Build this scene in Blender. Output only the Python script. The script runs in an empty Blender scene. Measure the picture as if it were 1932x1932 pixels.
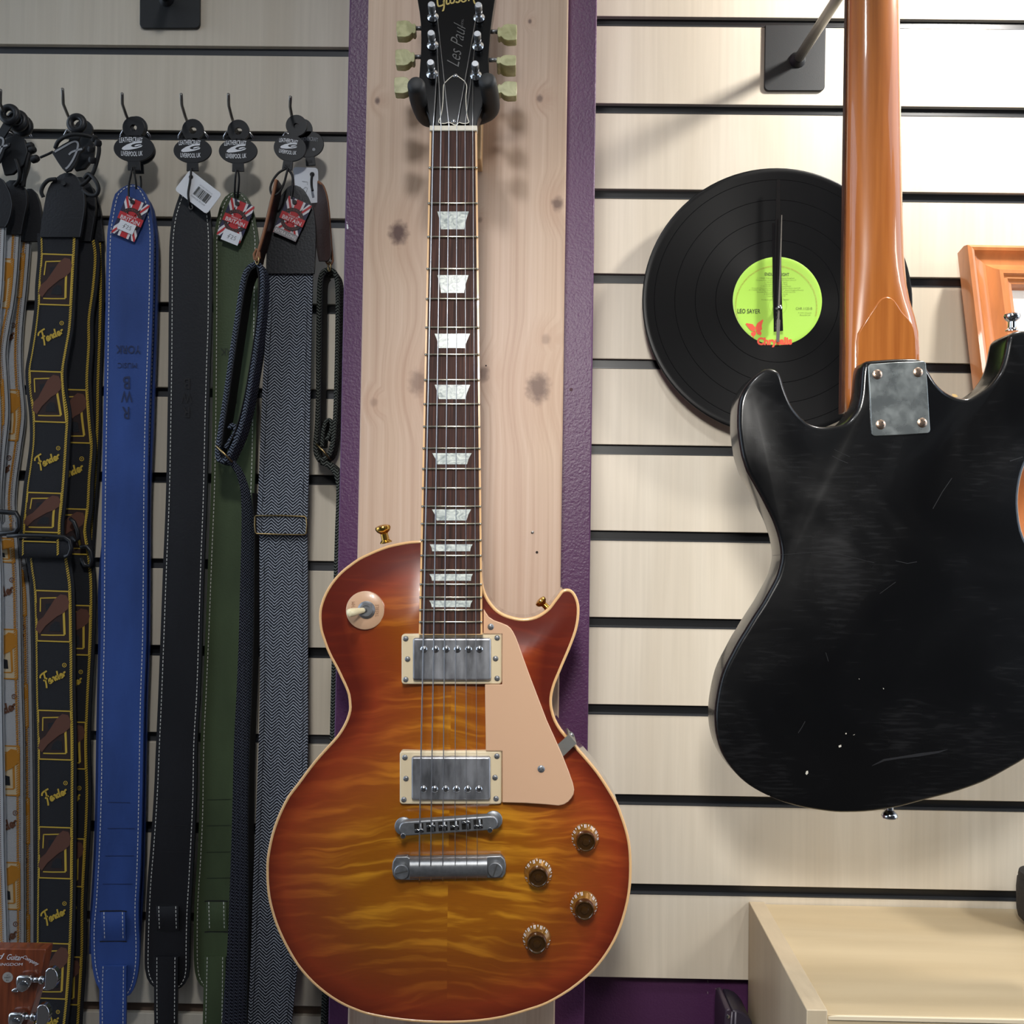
import bpy, bmesh, math, random
from mathutils import Vector, Matrix
from mathutils.geometry import delaunay_2d_cdt
random.seed(7)
scene = bpy.context.scene
COL = scene.collection
PI = math.pi

# ------------------------------------------------------------------ camera
IMG = 1932.0
FPX = 1786.0                      # focal length in pixels
CAMD = 1.0881                     # distance of the lens from the slat wall (Y = 0)
PITCH, YAW, ROLL = 0.0312, -0.0111, 0.0151
cp, sp, cy_, sy_ = math.cos(PITCH), math.sin(PITCH), math.cos(YAW), math.sin(YAW)
FW = Vector((sy_*cp, cy_*cp, sp)); RT0 = Vector((cy_, -sy_, 0)); UP0 = RT0.cross(FW)
cr, sr = math.cos(ROLL), math.sin(ROLL)
RT = RT0*cr + UP0*sr
UPV = UP0*cr - RT0*sr
CAM = Vector((0, -CAMD, 0))
cd = bpy.data.cameras.new('camera'); cam = bpy.data.objects.new('camera', cd); COL.objects.link(cam)
cd.sensor_width = 36.0; cd.sensor_fit = 'HORIZONTAL'; cd.lens = 36.0*FPX/IMG
cd.clip_start = 0.01
M = Matrix((RT, UPV, -FW)).transposed().to_4x4(); M.translation = CAM
cam.matrix_world = M
scene.camera = cam

def U(px, py, Y=0.0):
    """point on the vertical plane y = Y seen at a photo pixel"""
    d = FW + RT*((px-966.0)/FPX) - UPV*((py-966.0)/FPX)
    s = (Y + CAMD)/d.y
    return CAM + d*s
def UN(px, py, P0, N):
    d = FW + RT*((px-966.0)/FPX) - UPV*((py-966.0)/FPX)
    s = (P0-CAM).dot(N)/d.dot(N)
    return CAM + d*s

# ------------------------------------------------------------------ view, world, lights
vs = scene.view_settings
vs.view_transform = 'Standard'; vs.look = 'None'; vs.gamma = 1.0; vs.use_curve_mapping = False
vs.exposure = 0.9
w = bpy.data.worlds.new('shop_air'); scene.world = w; w.use_nodes = True
w.node_tree.nodes['Background'].inputs[0].default_value = (0.80, 0.95, 1.15, 1)
w.node_tree.nodes['Background'].inputs[1].default_value = 1.05
KEY = U(1955, -125, 0); KEY.y = -0.232
LAMP_L = Vector((-0.12, -1.25, 1.10))
FILL_M = Vector((-0.04, -1.35, 0.44))
LAMP_R = Vector((1.30, -0.75, 0.60))
AIM_L = Vector((-0.30, -0.1, -0.05)); AIM_R = Vector((0.42, 0, -0.18)); AIM_M = Vector((0.38, 0, -0.12))
def spot(name, loc, tgt, power, col, size, blend, r):
    l = bpy.data.lights.new(name, 'SPOT'); l.energy = power; l.color = col; l.spot_size = math.radians(size); l.spot_blend = blend; l.shadow_soft_size = r
    o = bpy.data.objects.new(name, l); COL.objects.link(o); o.location = loc
    o.rotation_euler = (Vector(tgt)-Vector(loc)).to_track_quat('-Z', 'Y').to_euler(); return o
spot('lamp_and_fill_light', LAMP_L, AIM_L, 20.0, (0.97, 0.98, 1.0), 76, 1.0, 0.08)
spot('lamp_and_fill_light', FILL_M, AIM_M, 32.0, (1.0, 0.97, 0.92), 62, 0.8, 0.10)  # soft fill added behind the camera to brighten the right-hand wall
spot('wall_spot_light', LAMP_R, AIM_R, 26.0, (1.0, 0.97, 0.92), 52, 0.9, 0.16)
def bulb(name, loc, r, power, col):
    l = bpy.data.lights.new(name, 'POINT'); l.shadow_soft_size = r; l.energy = power; l.color = col
    o = bpy.data.objects.new(name, l); COL.objects.link(o); o.location = loc; return o
bulb('bulb_light', KEY, 0.03, 9.5, (1.0, 0.96, 0.9))

# ------------------------------------------------------------------ materials
def lin(c):
    out = []
    for v in c[:3]:
        v /= 255.0
        out.append(v/12.92 if v <= 0.04045 else ((v+0.055)/1.055)**2.4)
    return tuple(out)+(1.0,)
MATS = {}
def mat(name, rgb=(128,128,128), rough=0.5, metal=0.0, coat=0.0, spec=0.5, noise=None, bump=None, coat_rough=0.03):
    """plain principled material with optional colour noise (scale xyz, amount) and bump (scale xyz, strength)"""
    if name in MATS: return MATS[name]
    m = bpy.data.materials.new(name); m.use_nodes = True; nt = m.node_tree; N = nt.nodes; L = nt.links
    b = N['Principled BSDF']
    b.inputs['Base Color'].default_value = lin(rgb); b.inputs['Roughness'].default_value = rough
    b.inputs['Metallic'].default_value = metal; b.inputs['Coat Weight'].default_value = coat
    b.inputs['Coat Roughness'].default_value = coat_rough
    b.inputs['Specular IOR Level'].default_value = spec
    tc = None
    if noise or bump:
        tc = N.new('ShaderNodeTexCoord')
    if noise:
        sc, amt = noise
        mp = N.new('ShaderNodeMapping'); mp.inputs['Scale'].default_value = sc
        nz = N.new('ShaderNodeTexNoise'); nz.inputs['Scale'].default_value = 1.0; nz.inputs['Detail'].default_value = 5
        L.new(tc.outputs['Object'], mp.inputs[0]); L.new(mp.outputs[0], nz.inputs[0])
        mr = N.new('ShaderNodeMapRange'); mr.inputs[1].default_value = 0.3; mr.inputs[2].default_value = 0.7
        mr.inputs[3].default_value = 1-amt; mr.inputs[4].default_value = 1+amt
        L.new(nz.outputs[0], mr.inputs[0])
        hs = N.new('ShaderNodeHueSaturation'); hs.inputs['Color'].default_value = lin(rgb)
        L.new(mr.outputs[0], hs.inputs['Value']); L.new(hs.outputs[0], b.inputs['Base Color'])
    if bump:
        sc, st = bump
        mp = N.new('ShaderNodeMapping'); mp.inputs['Scale'].default_value = sc
        nz = N.new('ShaderNodeTexNoise'); nz.inputs['Scale'].default_value = 1.0; nz.inputs['Detail'].default_value = 3
        L.new(tc.outputs['Object'], mp.inputs[0]); L.new(mp.outputs[0], nz.inputs[0])
        bp = N.new('ShaderNodeBump'); bp.inputs['Strength'].default_value = st; bp.inputs['Distance'].default_value = 0.001
        L.new(nz.outputs[0], bp.inputs['Height']); L.new(bp.outputs[0], b.inputs['Normal'])
    MATS[name] = m
    return m

class NB:
    """tiny node-building helper"""
    def __init__(s, name, rough=0.5, **k):
        s.m = mat(name, rough=rough, **k); s.N = s.m.node_tree.nodes; s.L = s.m.node_tree.links
        s.b = s.N['Principled BSDF']
        s.tc = s.N.new('ShaderNodeTexCoord').outputs['Object']
    def mapped(s, scale, loc=(0,0,0), rot=(0,0,0), src=None):
        n = s.N.new('ShaderNodeMapping'); n.inputs['Scale'].default_value = scale; n.inputs['Location'].default_value = loc
        n.inputs['Rotation'].default_value = rot
        s.L.new(src or s.tc, n.inputs[0]); return n.outputs[0]
    def noise(s, vec, scale=1.0, detail=4, dist=0.0, rough=0.5):
        n = s.N.new('ShaderNodeTexNoise'); n.inputs['Scale'].default_value = scale; n.inputs['Detail'].default_value = detail
        n.inputs['Distortion'].default_value = dist; n.inputs['Roughness'].default_value = rough
        s.L.new(vec, n.inputs[0]); return n.outputs[0]
    def ramp(s, fac, stops, interp='LINEAR'):
        n = s.N.new('ShaderNodeValToRGB'); r = n.color_ramp; r.interpolation = interp
        while len(r.elements) < len(stops): r.elements.new(0.5)
        for e, (p, c) in zip(r.elements, stops):
            e.position = p; e.color = lin(c) if len(c) == 3 else c
        s.L.new(fac, n.inputs[0]); return n.outputs[0]
    def mix(s, fac, a, b, mode='MIX'):
        n = s.N.new('ShaderNodeMix'); n.data_type = 'RGBA'; n.blend_type = mode
        for i, v in ((0, fac), (6, a), (7, b)):
            if isinstance(v, (int, float)): n.inputs[i].default_value = v
            elif isinstance(v, tuple): n.inputs[i].default_value = lin(v)
            else: s.L.new(v, n.inputs[i])
        return n.outputs[2]
    def math(s, op, a, b=0.0, c=None):
        n = s.N.new('ShaderNodeMath'); n.operation = op
        for i, v in enumerate((a, b) + ((c,) if c is not None else ())):
            if isinstance(v, (int, float)): n.inputs[i].default_value = v
            else: s.L.new(v, n.inputs[i])
        return n.outputs[0]
    def sep(s, vec=None):
        n = s.N.new('ShaderNodeSeparateXYZ'); s.L.new(vec or s.tc, n.inputs[0]); return n.outputs
    def comb(s, x, y, z):
        n = s.N.new('ShaderNodeCombineXYZ')
        for i, v in enumerate((x, y, z)):
            if isinstance(v, (int, float)): n.inputs[i].default_value = v
            else: s.L.new(v, n.inputs[i])
        return n.outputs[0]
    def mr(s, v, a, b, c, d, smooth=False):
        n = s.N.new('ShaderNodeMapRange'); n.clamp = True
        if smooth: n.interpolation_type = 'SMOOTHSTEP'
        s.L.new(v, n.inputs[0])
        for i, q in enumerate((a, b, c, d)): n.inputs[i+1].default_value = q
        return n.outputs[0]
    def color(s, out): s.L.new(out, s.b.inputs['Base Color']); return s
    def bump(s, h, st=0.3, dist=0.001):
        n = s.N.new('ShaderNodeBump'); n.inputs['Strength'].default_value = st; n.inputs['Distance'].default_value = dist
        s.L.new(h, n.inputs['Height']); s.L.new(n.outputs[0], s.b.inputs['Normal']); return s

# pale maple laminate of the slat panels: fine vertical grain, broad flame, printed strips side by side
def maple(name, light, dark, vertical=True, rough=0.45):
    t = NB(name, rough=rough)
    g = (170, 40, 5) if vertical else (5, 40, 170)
    g2 = (14, 8, 1.2) if vertical else (1.2, 8, 14)
    fine = t.noise(t.mapped(g), 1.0, 6, 0.4)
    broad = t.noise(t.mapped(g2), 1.0, 4, 1.2)
    c = t.ramp(broad, [(0.3, dark), (0.7, light)])
    f = t.mr(fine, 0.3, 0.7, 0.0, 1.0)
    lo = tuple(int(v*0.9) for v in dark)
    c2 = t.mix(t.math('MULTIPLY', f, 0.32), c, lo)
    # printed strips: one tone per strip
    x = t.sep()[0 if vertical else 2]
    st = t.math('FLOOR', t.math('MULTIPLY', x, 9.0))
    wn = t.N.new('ShaderNodeTexWhiteNoise'); wn.noise_dimensions = '1D'; t.L.new(st, wn.inputs['W'])
    c3 = t.mix(t.math('MULTIPLY', wn.outputs[0], 0.22), c2, light)
    t.color(c3); t.bump(fine, 0.04, 0.0006)
    return t.m
M_MAPLE = maple('maple_laminate', (224, 214, 196), (211, 199, 179))
M_MAPLE_TOP = maple('maple_board', (214, 195, 160), (198, 176, 138), vertical=False)
M_MAPLE_SIDE = maple('maple_panel', (214, 196, 166), (196, 176, 146))

# knotty pine plank
KNOTS = [(752,440,19,1.0),(1016,732,24,.8),(911,705,13,.7),(790,722,20,.55),(712,190,6,.9),(1019,186,7,.7),(1052,384,12,.8),(706,760,8,.3),(1000,40,4,.8),(905,415,5,.5),(1030,640,9,.35)]
def pine():
    t = NB('knotty_pine', rough=0.5)
    nx = t.noise(t.mapped((7, 7, 2.2)), 1.0, 3, 0.6)
    X, Y, Z = t.sep()
    total = None; ring = None
    for (px, py, r, a) in KNOTS:
        P = U(px, py, -0.155); R = r/1.87*0.001
        dx = t.math('SUBTRACT', X, P.x); dz = t.math('MULTIPLY', t.math('SUBTRACT', Z, P.z), 0.8)
        d = t.math('SQRT', t.math('ADD', t.math('MULTIPLY', dx, dx), t.math('MULTIPLY', dz, dz)))
        dn = t.math('ADD', d, t.math('MULTIPLY', t.math('SUBTRACT', t.noise(t.mapped((160,160,160)), 1, 3), 0.5), R*0.9))
        k = t.math('MULTIPLY', t.mr(dn, R*0.35, R*1.25, 1.0, 0.0, True), a)
        total = k if total is None else t.math('MAXIMUM', total, k)
        h = t.mr(d, R*0.8, R*5.0, 1.0, 0.0, True)
        ring = h if ring is None else t.math('MAXIMUM', ring, h)
    # grain lines bend around the knots
    xx = t.math('ADD', X, t.math('ADD', t.math('MULTIPLY', nx, 0.010), t.math('MULTIPLY', ring, 0.012)))
    gv = t.comb(t.math('MULTIPLY', xx, 150.0), 0.0, t.math('MULTIPLY', Z, 1.3))
    grain = t.noise(gv, 1.0, 3, 0.2)
    fine = t.noise(t.mapped((520, 60, 9)), 1.0, 3)
    c = t.ramp(grain, [(0.30, (180, 148, 126)), (0.5, (198, 169, 147)), (0.7, (205, 178, 157))])
    tint = t.noise(t.mapped((9, 9, 2.5)), 1.0, 2)
    c = t.mix(t.mr(tint, 0.4, 0.7, 0.0, 0.35), c, (206, 180, 148))
    c = t.mix(t.math('MULTIPLY', t.mr(fine, 0.4, 0.7, 0, 1), 0.18), c, (168, 132, 106))
    c = t.mix(t.math('MULTIPLY', ring, 0.25), c, (180, 138, 110))
    c = t.mix(total, c, (82, 50, 38))
    t.color(c); t.bump(grain, 0.12, 0.0008)
    return t.m
M_PINE = pine()
M_PINE_BLOCK = mat('pine_block', (200, 160, 112), 0.5, noise=((120, 120, 6), 0.10))

t = NB('purple_paint', rough=0.42)
pn = t.noise(t.mapped((420, 420, 420)), 1.0, 2)
t.color(t.mix(t.mr(t.noise(t.mapped((5,5,3)),1,3), .35, .65, 0, .35), (84, 45, 84), (75, 40, 77))); t.bump(pn, 0.38, 0.0012)
M_PURPLE = t.m
M_WALLPAINT = mat('shop_wall_paint', (44, 42, 42), 0.8)
M_FLOOR = mat('shop_floor', (70, 62, 56), 0.7, noise=((3,3,3), .1))
M_CEIL = mat('shop_ceiling', (205, 203, 198), 0.8)
M_SLOT = mat('slot_black', (22, 23, 25), 0.35)
M_SLOTLIP = mat('slot_lip', (52, 54, 57), 0.28)
M_SLOTGREY = mat('slot_grey', (58, 60, 64), 0.5)
M_SLOTBROWN = mat('slot_mdf', (92, 74, 60), 0.8)
M_BLACKMETAL = mat('black_powder_coat', (34, 36, 38), 0.45, bump=((900,900,900), .05))
M_CHROME = mat('chrome', (205, 206, 208), 0.12, 1.0)
M_STEEL = mat('brushed_steel', (150, 148, 143), 0.42, 0.75, bump=((60, 60, 900), .05))
M_NICKEL = mat('aged_nickel', (158, 159, 163), 0.36, 0.8, noise=((110, 110, 30), 0.55))
M_NICKEL2 = mat('satin_nickel', (138, 140, 143), 0.40, 0.75, noise=((220, 220, 220), 0.18))
M_GOLD = mat('gold_plate', (212, 168, 84), 0.2, 1.0)
M_GOLDKNOB = mat('gold_knob', (150, 106, 40), 0.25, 0.5, coat=.8)
M_KNOBTOP = mat('knob_amber_top', (66, 42, 16), 0.15, 0.3, coat=1.0)
M_STRING = mat('steel_string', (190, 190, 192), 0.3, 1.0)
M_FRET = mat('fret_wire', (196, 190, 172), 0.25, 1.0)
M_BLACKGLOSS = mat('black_gloss', (14, 14, 15), 0.14, coat=0.0, spec=.2)
M_RUBBER = mat('black_rubber', (30, 31, 32), 0.6)
M_BLACKPLASTIC = mat('black_plastic', (22, 23, 26), 0.42)
M_BONE = mat('bone_nut', (224, 216, 196), 0.4)
M_CREAM = mat('cream_plastic', (208, 168, 136), 0.3, coat=0.3)
M_CREAM2 = mat('cream_ring', (218, 200, 166), 0.35)
M_BINDING = mat('cream_binding', (228, 182, 128), 0.25, coat=0.5)
M_CREAMTIP = mat('switch_tip', (238, 224, 184), 0.3)
M_MAHOG = mat('mahogany_gloss', (92, 38, 22), 0.25, coat=1.0, noise=((300, 60, 12), .15))
M_NECKMAHOG = mat('neck_mahogany', (110, 52, 28), 0.3, coat=0.8)
M_TUNER = NB('tulip_button', rough=0.25, coat=0.5)
M_TUNER.color(M_TUNER.ramp(M_TUNER.noise(M_TUNER.mapped((90,90,90)),1,3,1.0), [(0.35,(150,148,100)),(0.65,(184,180,132))]))
M_TUNER = M_TUNER.m
M_WHITEPRINT = mat('white_print', (226, 228, 232), 0.5)
M_GREYPRINT = mat('grey_print', (150, 152, 156), 0.5)
M_GOLDPRINT = mat('gold_print', (150, 132, 66), 0.4, 0.3)
M_DARKPRINT = mat('dark_print', (38, 40, 30), 0.6)
M_FAINT = mat('faint_silkscreen', (35, 35, 34), 0.4)

# rosewood, pearl, flame maple sunburst
t = NB('rosewood', rough=0.6, spec=.2)
t.color(t.ramp(t.noise(t.mapped((900, 200, 22)), 1.0, 4), [(0.3, (38, 22, 18)), (0.55, (66, 40, 32)), (0.75, (92, 58, 46))])); M_ROSEWOOD = t.m
t = NB('pearloid', rough=0.18, coat=0.6)
t.color(t.ramp(t.noise(t.mapped((110, 110, 150)), 1.0, 3, 2.6), [(0.3, (150, 158, 156)), (0.5, (196, 202, 196)), (0.68, (228, 232, 222))])); M_PEARL = t.m
SEAMX = U(849, 1500, -0.245).x
t = NB('flame_sunburst', rough=0.28, coat=1.0, coat_rough=0.02)
at = t.N.new('ShaderNodeAttribute'); at.attribute_name = 'edge'; ed = at.outputs['Fac']
X, Y, Z = t.sep()
side = t.math('GREATER_THAN', X, SEAMX)
bx = t.math('ABSOLUTE', t.math('SUBTRACT', X, SEAMX))
wob = t.noise(t.mapped((10, 10, 16)), 1.0, 3)
zz = t.math('ADD', Z, t.math('MULTIPLY', t.math('SUBTRACT', wob, 0.5), 0.035))
zz = t.math('ADD', zz, t.math('MULTIPLY', bx, 0.10))
fl = t.noise(t.comb(t.math('ADD', t.math('MULTIPLY', bx, 11.0), t.math('MULTIPLY', side, 0.9)), 0.0, t.math('MULTIPLY', zz, 105.0)), 1.0, 3, 0.5)
flf = t.mr(fl, 0.46, 0.70, 0.0, 1.0, True)
edn = t.math('ADD', ed, t.math('MULTIPLY', t.math('SUBTRACT', t.noise(t.mapped((14,14,14)),1,2), 0.5), 0.18))
top = t.mr(Z, U(0, 1420, -.24).z, U(0, 1180, -.24).z, 0.0, 0.18)     # the burst reaches further in on the upper bout
edn = t.math('SUBTRACT', edn, t.math('MULTIPLY', top, t.mr(ed, 0.5, 1.0, 1.0, 0.35)))
dark = t.ramp(edn, [(0.0, (96, 28, 14)), (0.14, (138, 52, 22)), (0.42, (142, 68, 17)), (0.8, (150, 86, 12))])
lite = t.ramp(edn, [(0.0, (112, 36, 16)), (0.14, (158, 68, 28)), (0.42, (178, 98, 27)), (0.8, (202, 136, 32))])
c = t.mix(flf, dark, lite)
fin = t.noise(t.mapped((80, 60, 700)), 1.0, 3)
c = t.mix(t.math('MULTIPLY', t.mr(fin, .4, .7, 0, 1), 0.12), c, (90, 44, 10))
t.color(c); M_BURST = t.m
# ------------------------------------------------------------------ object helpers
def link(name, data, parent=None, m=None):
    o = bpy.data.objects.new(name, data); COL.objects.link(o)
    if m is not None and data is not None: data.materials.append(m)
    if parent is not None:
        o.parent = parent
        o.matrix_parent_inverse = WORLD[parent.name].inverted()
    WORLD[o.name] = Matrix.Identity(4)
    return o
WORLD = {}
def thing(name, loc, label, cat, group=None):
    o = bpy.data.objects.new(name, None); COL.objects.link(o); o.location = loc
    o.empty_display_size = 0.02
    WORLD[o.name] = Matrix.Translation(Vector(loc))
    o['label'] = label; o['category'] = cat
    if group: o['group'] = group
    return o
def tag(o, label, cat, group=None):
    o['label'] = label; o['category'] = cat
    if group: o['group'] = group
    return o
def struct(o): o['kind'] = 'structure'; return o
def stuff(o): o['kind'] = 'stuff'; return o
def mesh(name, verts, faces, smooth=False):
    me = bpy.data.meshes.new(name); me.from_pydata([tuple(v) for v in verts], [], [tuple(f) for f in faces]); me.update()
    bm = bmesh.new(); bm.from_mesh(me); bmesh.ops.recalc_face_normals(bm, faces=bm.faces); bm.to_mesh(me); bm.free()
    if smooth: me.polygons.foreach_set('use_smooth', [True]*len(me.polygons))
    return me
def make(name, verts, faces, m, parent=None, smooth=False, bevel=0.0, seg=2):
    o = link(name, mesh(name, verts, faces, smooth), parent, m)
    if bevel:
        b = o.modifiers.new('bevel', 'BEVEL'); b.width = bevel; b.segments = seg; b.limit_method = 'ANGLE'; b.angle_limit = 0.6
        o.data.polygons.foreach_set('use_smooth', [True]*len(o.data.polygons))
        try:
            o.data.set_sharp_from_angle(angle=0.7)
        except Exception: pass
        b.harden_normals = False
    return o
def box(name, x0, x1, y0, y1, z0, z1, m, parent=None, bevel=0.0):
    v = [(x, y, z) for x in (x0, x1) for y in (y0, y1) for z in (z0, z1)]
    f = [(0,1,3,2),(4,6,7,5),(0,4,5,1),(2,3,7,6),(0,2,6,4),(1,5,7,3)]
    return make(name, v, f, m, parent, bevel=bevel)
def prism_vf(front, back):
    n = len(front); v = list(front)+list(back)
    f = [tuple(range(n)), tuple(range(2*n-1, n-1, -1))]+[(i, i+n, (i+1) % n+n, (i+1) % n) for i in range(n)]
    return v, f
def prism(name, pts, Yf, Yb, m, parent=None, bevel=0.0, seg=2):
    """pixel outline seen at depth Yf (near), extruded straight back to Yb"""
    fr = [U(x, y, Yf) for x, y in pts]; bk = [Vector((p.x, Yb, p.z)) for p in fr]
    v, f = prism_vf(fr, bk)
    return make(name, v, f, m, parent, bevel=bevel, seg=seg)
def catmull(pts, n=6, closed=False):
    P = [Vector(p) for p in pts]; out = []; N = len(P)
    rng = N if closed else N-1
    for i in range(rng):
        if closed: a, b, c, d = P[i-1], P[i], P[(i+1) % N], P[(i+2) % N]
        else: a, b, c, d = P[max(i-1, 0)], P[i], P[i+1], P[min(i+2, N-1)]
        for k in range(n):
            t = k/n
            out.append(0.5*((2*b)+(c-a)*t+(2*a-5*b+4*c-d)*t*t+(3*b-a-3*c+d)*t**3))
    if not closed: out.append(P[-1])
    return out
def tube_vf(path, r, seg=10, cap=True, closed=False):
    P = [Vector(p) for p in path]; n = len(P); v = []; f = []
    up = None
    for i, p in enumerate(P):
        if closed: t = (P[(i+1) % n]-P[i-1])
        else: t = P[min(i+1, n-1)]-P[max(i-1, 0)]
        t = t.normalized()
        if up is None:
            up = t.orthogonal().normalized()
        up = (up - t*up.dot(t)).normalized(); sd = t.cross(up)
        rr = r[i] if isinstance(r, (list, tuple)) else r
        for k in range(seg):
            a = 2*PI*k/seg; v.append(p + up*(rr*math.cos(a)) + sd*(rr*math.sin(a)))
    m = n if closed else n-1
    for i in range(m):
        for k in range(seg):
            j = (i+1) % n
            f.append((i*seg+k, i*seg+(k+1) % seg, j*seg+(k+1) % seg, j*seg+k))
    if cap and not closed:
        f.append(tuple(range(seg-1, -1, -1))); f.append(tuple(range((n-1)*seg, n*seg)))
    return v, f
def tube(name, path, r, m, parent=None, seg=10, closed=False):
    v, f = tube_vf(path, r, seg, True, closed)
    return make(name, v, f, m, parent, smooth=True)
def lathe_vf(profile, origin, axis, seg=24):
    """profile: list of (radius, height along axis)"""
    ax = Vector(axis).normalized(); a = ax.orthogonal().normalized(); b = ax.cross(a); O = Vector(origin); v = []; f = []
    n = len(profile)
    for r, h in profile:
        for k in range(seg):
            t = 2*PI*k/seg; v.append(O+ax*h+a*(r*math.cos(t))+b*(r*math.sin(t)))
    for i in range(n-1):
        for k in range(seg): f.append((i*seg+k, i*seg+(k+1) % seg, (i+1)*seg+(k+1) % seg, (i+1)*seg+k))
    f.append(tuple(range(seg-1, -1, -1))); f.append(tuple(range((n-1)*seg, n*seg)))
    return v, f
def lathe(name, profile, origin, axis, m, parent=None, seg=24, smooth=True):
    v, f = lathe_vf(profile, origin, axis, seg)
    o = make(name, v, f, m, parent, smooth=smooth)
    try: o.data.set_sharp_from_angle(angle=0.7)
    except Exception: pass
    return o
def join(parts):
    V = []; F = []
    for v, f in parts:
        o = len(V); V += list(v); F += [tuple(i+o for i in q) for q in f]
    return V, F

# flat print: shapes in pixel space laid on a surface at depth Y (number or function of px, py)
def yv(Y, px, py): return Y(px, py) if callable(Y) else Y
def flat(name, shapes, Y, m, parent=None, solid=0.0):
    V = []; F = []
    for v, f in shapes:
        o = len(V); V += [U(x, y, yv(Y, x, y)) for x, y in v]; F += [tuple(i+o for i in q) for q in f]
    me = bpy.data.meshes.new(name); me.from_pydata([tuple(v) for v in V], [], F); me.update()
    return link(name, me, parent, m)
_tc = {}
def text2d(txt, bold=0.0, shear=0.0, res=3):
    k = (txt, bold, shear, res)
    if k in _tc: return _tc[k]
    cu = bpy.data.curves.new('t', 'FONT'); cu.body = txt; cu.size = 1; cu.shear = shear; cu.offset = bold; cu.resolution_u = res
    ob = bpy.data.objects.new('t', cu)
    me = bpy.data.meshes.new_from_object(ob)
    vs_ = [(v.co.x, v.co.y) for v in me.vertices]; fs = [tuple(p.vertices) for p in me.polygons]
    bpy.data.objects.remove(ob); bpy.data.curves.remove(cu); bpy.data.meshes.remove(me)
    x0 = min(v[0] for v in vs_); x1 = max(v[0] for v in vs_); y0 = min(v[1] for v in vs_); y1 = max(v[1] for v in vs_)
    vs_ = [((x-(x0+x1)/2)/(x1-x0), -(y-(y0+y1)/2)/(y1-y0)) for x, y in vs_]   # unit box, y down
    _tc[k] = (vs_, fs); return _tc[k]
def text_px(txt, cx, cy, w, h, rot=0.0, bold=0.0, shear=0.0, arc=None, res=3):
    """text fitted into a w x h pixel box centred on cx, cy; arc = sagitta in px (positive: ends drop)"""
    v, f = text2d(txt, bold, shear, res); c, s = math.cos(math.radians(rot)), math.sin(math.radians(rot)); out = []
    for a, b in v:
        x, y = a*w, b*h
        if arc: y += arc*4*a*a
        out.append((cx+x*c-y*s, cy+x*s+y*c))
    return out, f
def ring_text(txt, cx, cy, r, h, a0, a1, inward=False, bold=0.0):
    """text around a circle from angle a0 to a1 (degrees, clockwise from the top)"""
    v, f = text2d(txt, bold); out = []
    for a, b in v:
        if inward: t = math.radians(a1+(a0-a1)*(a+.5)); rr = r+b*h
        else: t = math.radians(a0+(a1-a0)*(a+.5)); rr = r-b*h
        out.append((cx+rr*math.sin(t), cy-rr*math.cos(t)))
    return out, f
def stroke(pts, w, closed=False):
    P = [Vector((p[0], p[1])) for p in pts]; n = len(P); v = []; f = []
    for i, p in enumerate(P):
        t = (P[(i+1) % n]-P[i-1]) if closed else (P[min(i+1, n-1)]-P[max(i-1, 0)])
        if t.length < 1e-9: t = Vector((1, 0))
        t.normalize(); nn = Vector((-t.y, t.x))
        ww = w[i] if isinstance(w, (list, tuple)) else w
        v += [tuple(p+nn*ww/2), tuple(p-nn*ww/2)]
    for i in range(n if closed else n-1):
        j = (i+1) % n; f.append((2*i, 2*i+1, 2*j+1, 2*j))
    return v, f
def poly(pts): return list(pts), [tuple(range(len(pts)))]
def circ(cx, cy, r, n=28, ry=None, rot=0.0):
    ry = r if ry is None else ry; c, s = math.cos(rot), math.sin(rot); out = []
    for k in range(n):
        x, y = r*math.cos(2*PI*k/n), ry*math.sin(2*PI*k/n); out.append((cx+x*c-y*s, cy+x*s+y*c))
    return out
def xf(shape, cx, cy, s, rot=0.0, sy=None):
    """scale, rotate and move a 2-D shape (y down)"""
    sy = s if sy is None else sy; c, n = math.cos(math.radians(rot)), math.sin(math.radians(rot))
    return [(cx+x*s*c-y*sy*n, cy+x*s*n+y*sy*c) for x, y in shape[0]], shape[1]
def clip(pts, x0, x1, y0, y1):
    def cut(P, ins, inter):
        out = []
        for i, b in enumerate(P):
            a = P[i-1]
            if ins(b):
                if not ins(a): out.append(inter(a, b))
                out.append(b)
            elif ins(a): out.append(inter(a, b))
        return out
    def ix(X): return lambda a, b: (X, a[1]+(b[1]-a[1])*(X-a[0])/(b[0]-a[0]))
    def iy(Y): return lambda a, b: (a[0]+(b[0]-a[0])*(Y-a[1])/(b[1]-a[1]), Y)
    for ins, it in ((lambda p: p[0] >= x0, ix(x0)), (lambda p: p[0] <= x1, ix(x1)), (lambda p: p[1] >= y0, iy(y0)), (lambda p: p[1] <= y1, iy(y1))):
        if not pts: return []
        pts = cut(pts, ins, it)
    return pts
def rrect(x0, x1, y0, y1, r, n=5):
    out = []
    for cx, cy, a in ((x1-r, y0+r, -90), (x1-r, y1-r, 0), (x0+r, y1-r, 90), (x0+r, y0+r, 180)):
        for k in range(n+1):
            t = math.radians(a+90*k/n); out.append((cx+r*math.cos(t), cy+r*math.sin(t)))
    return out
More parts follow.
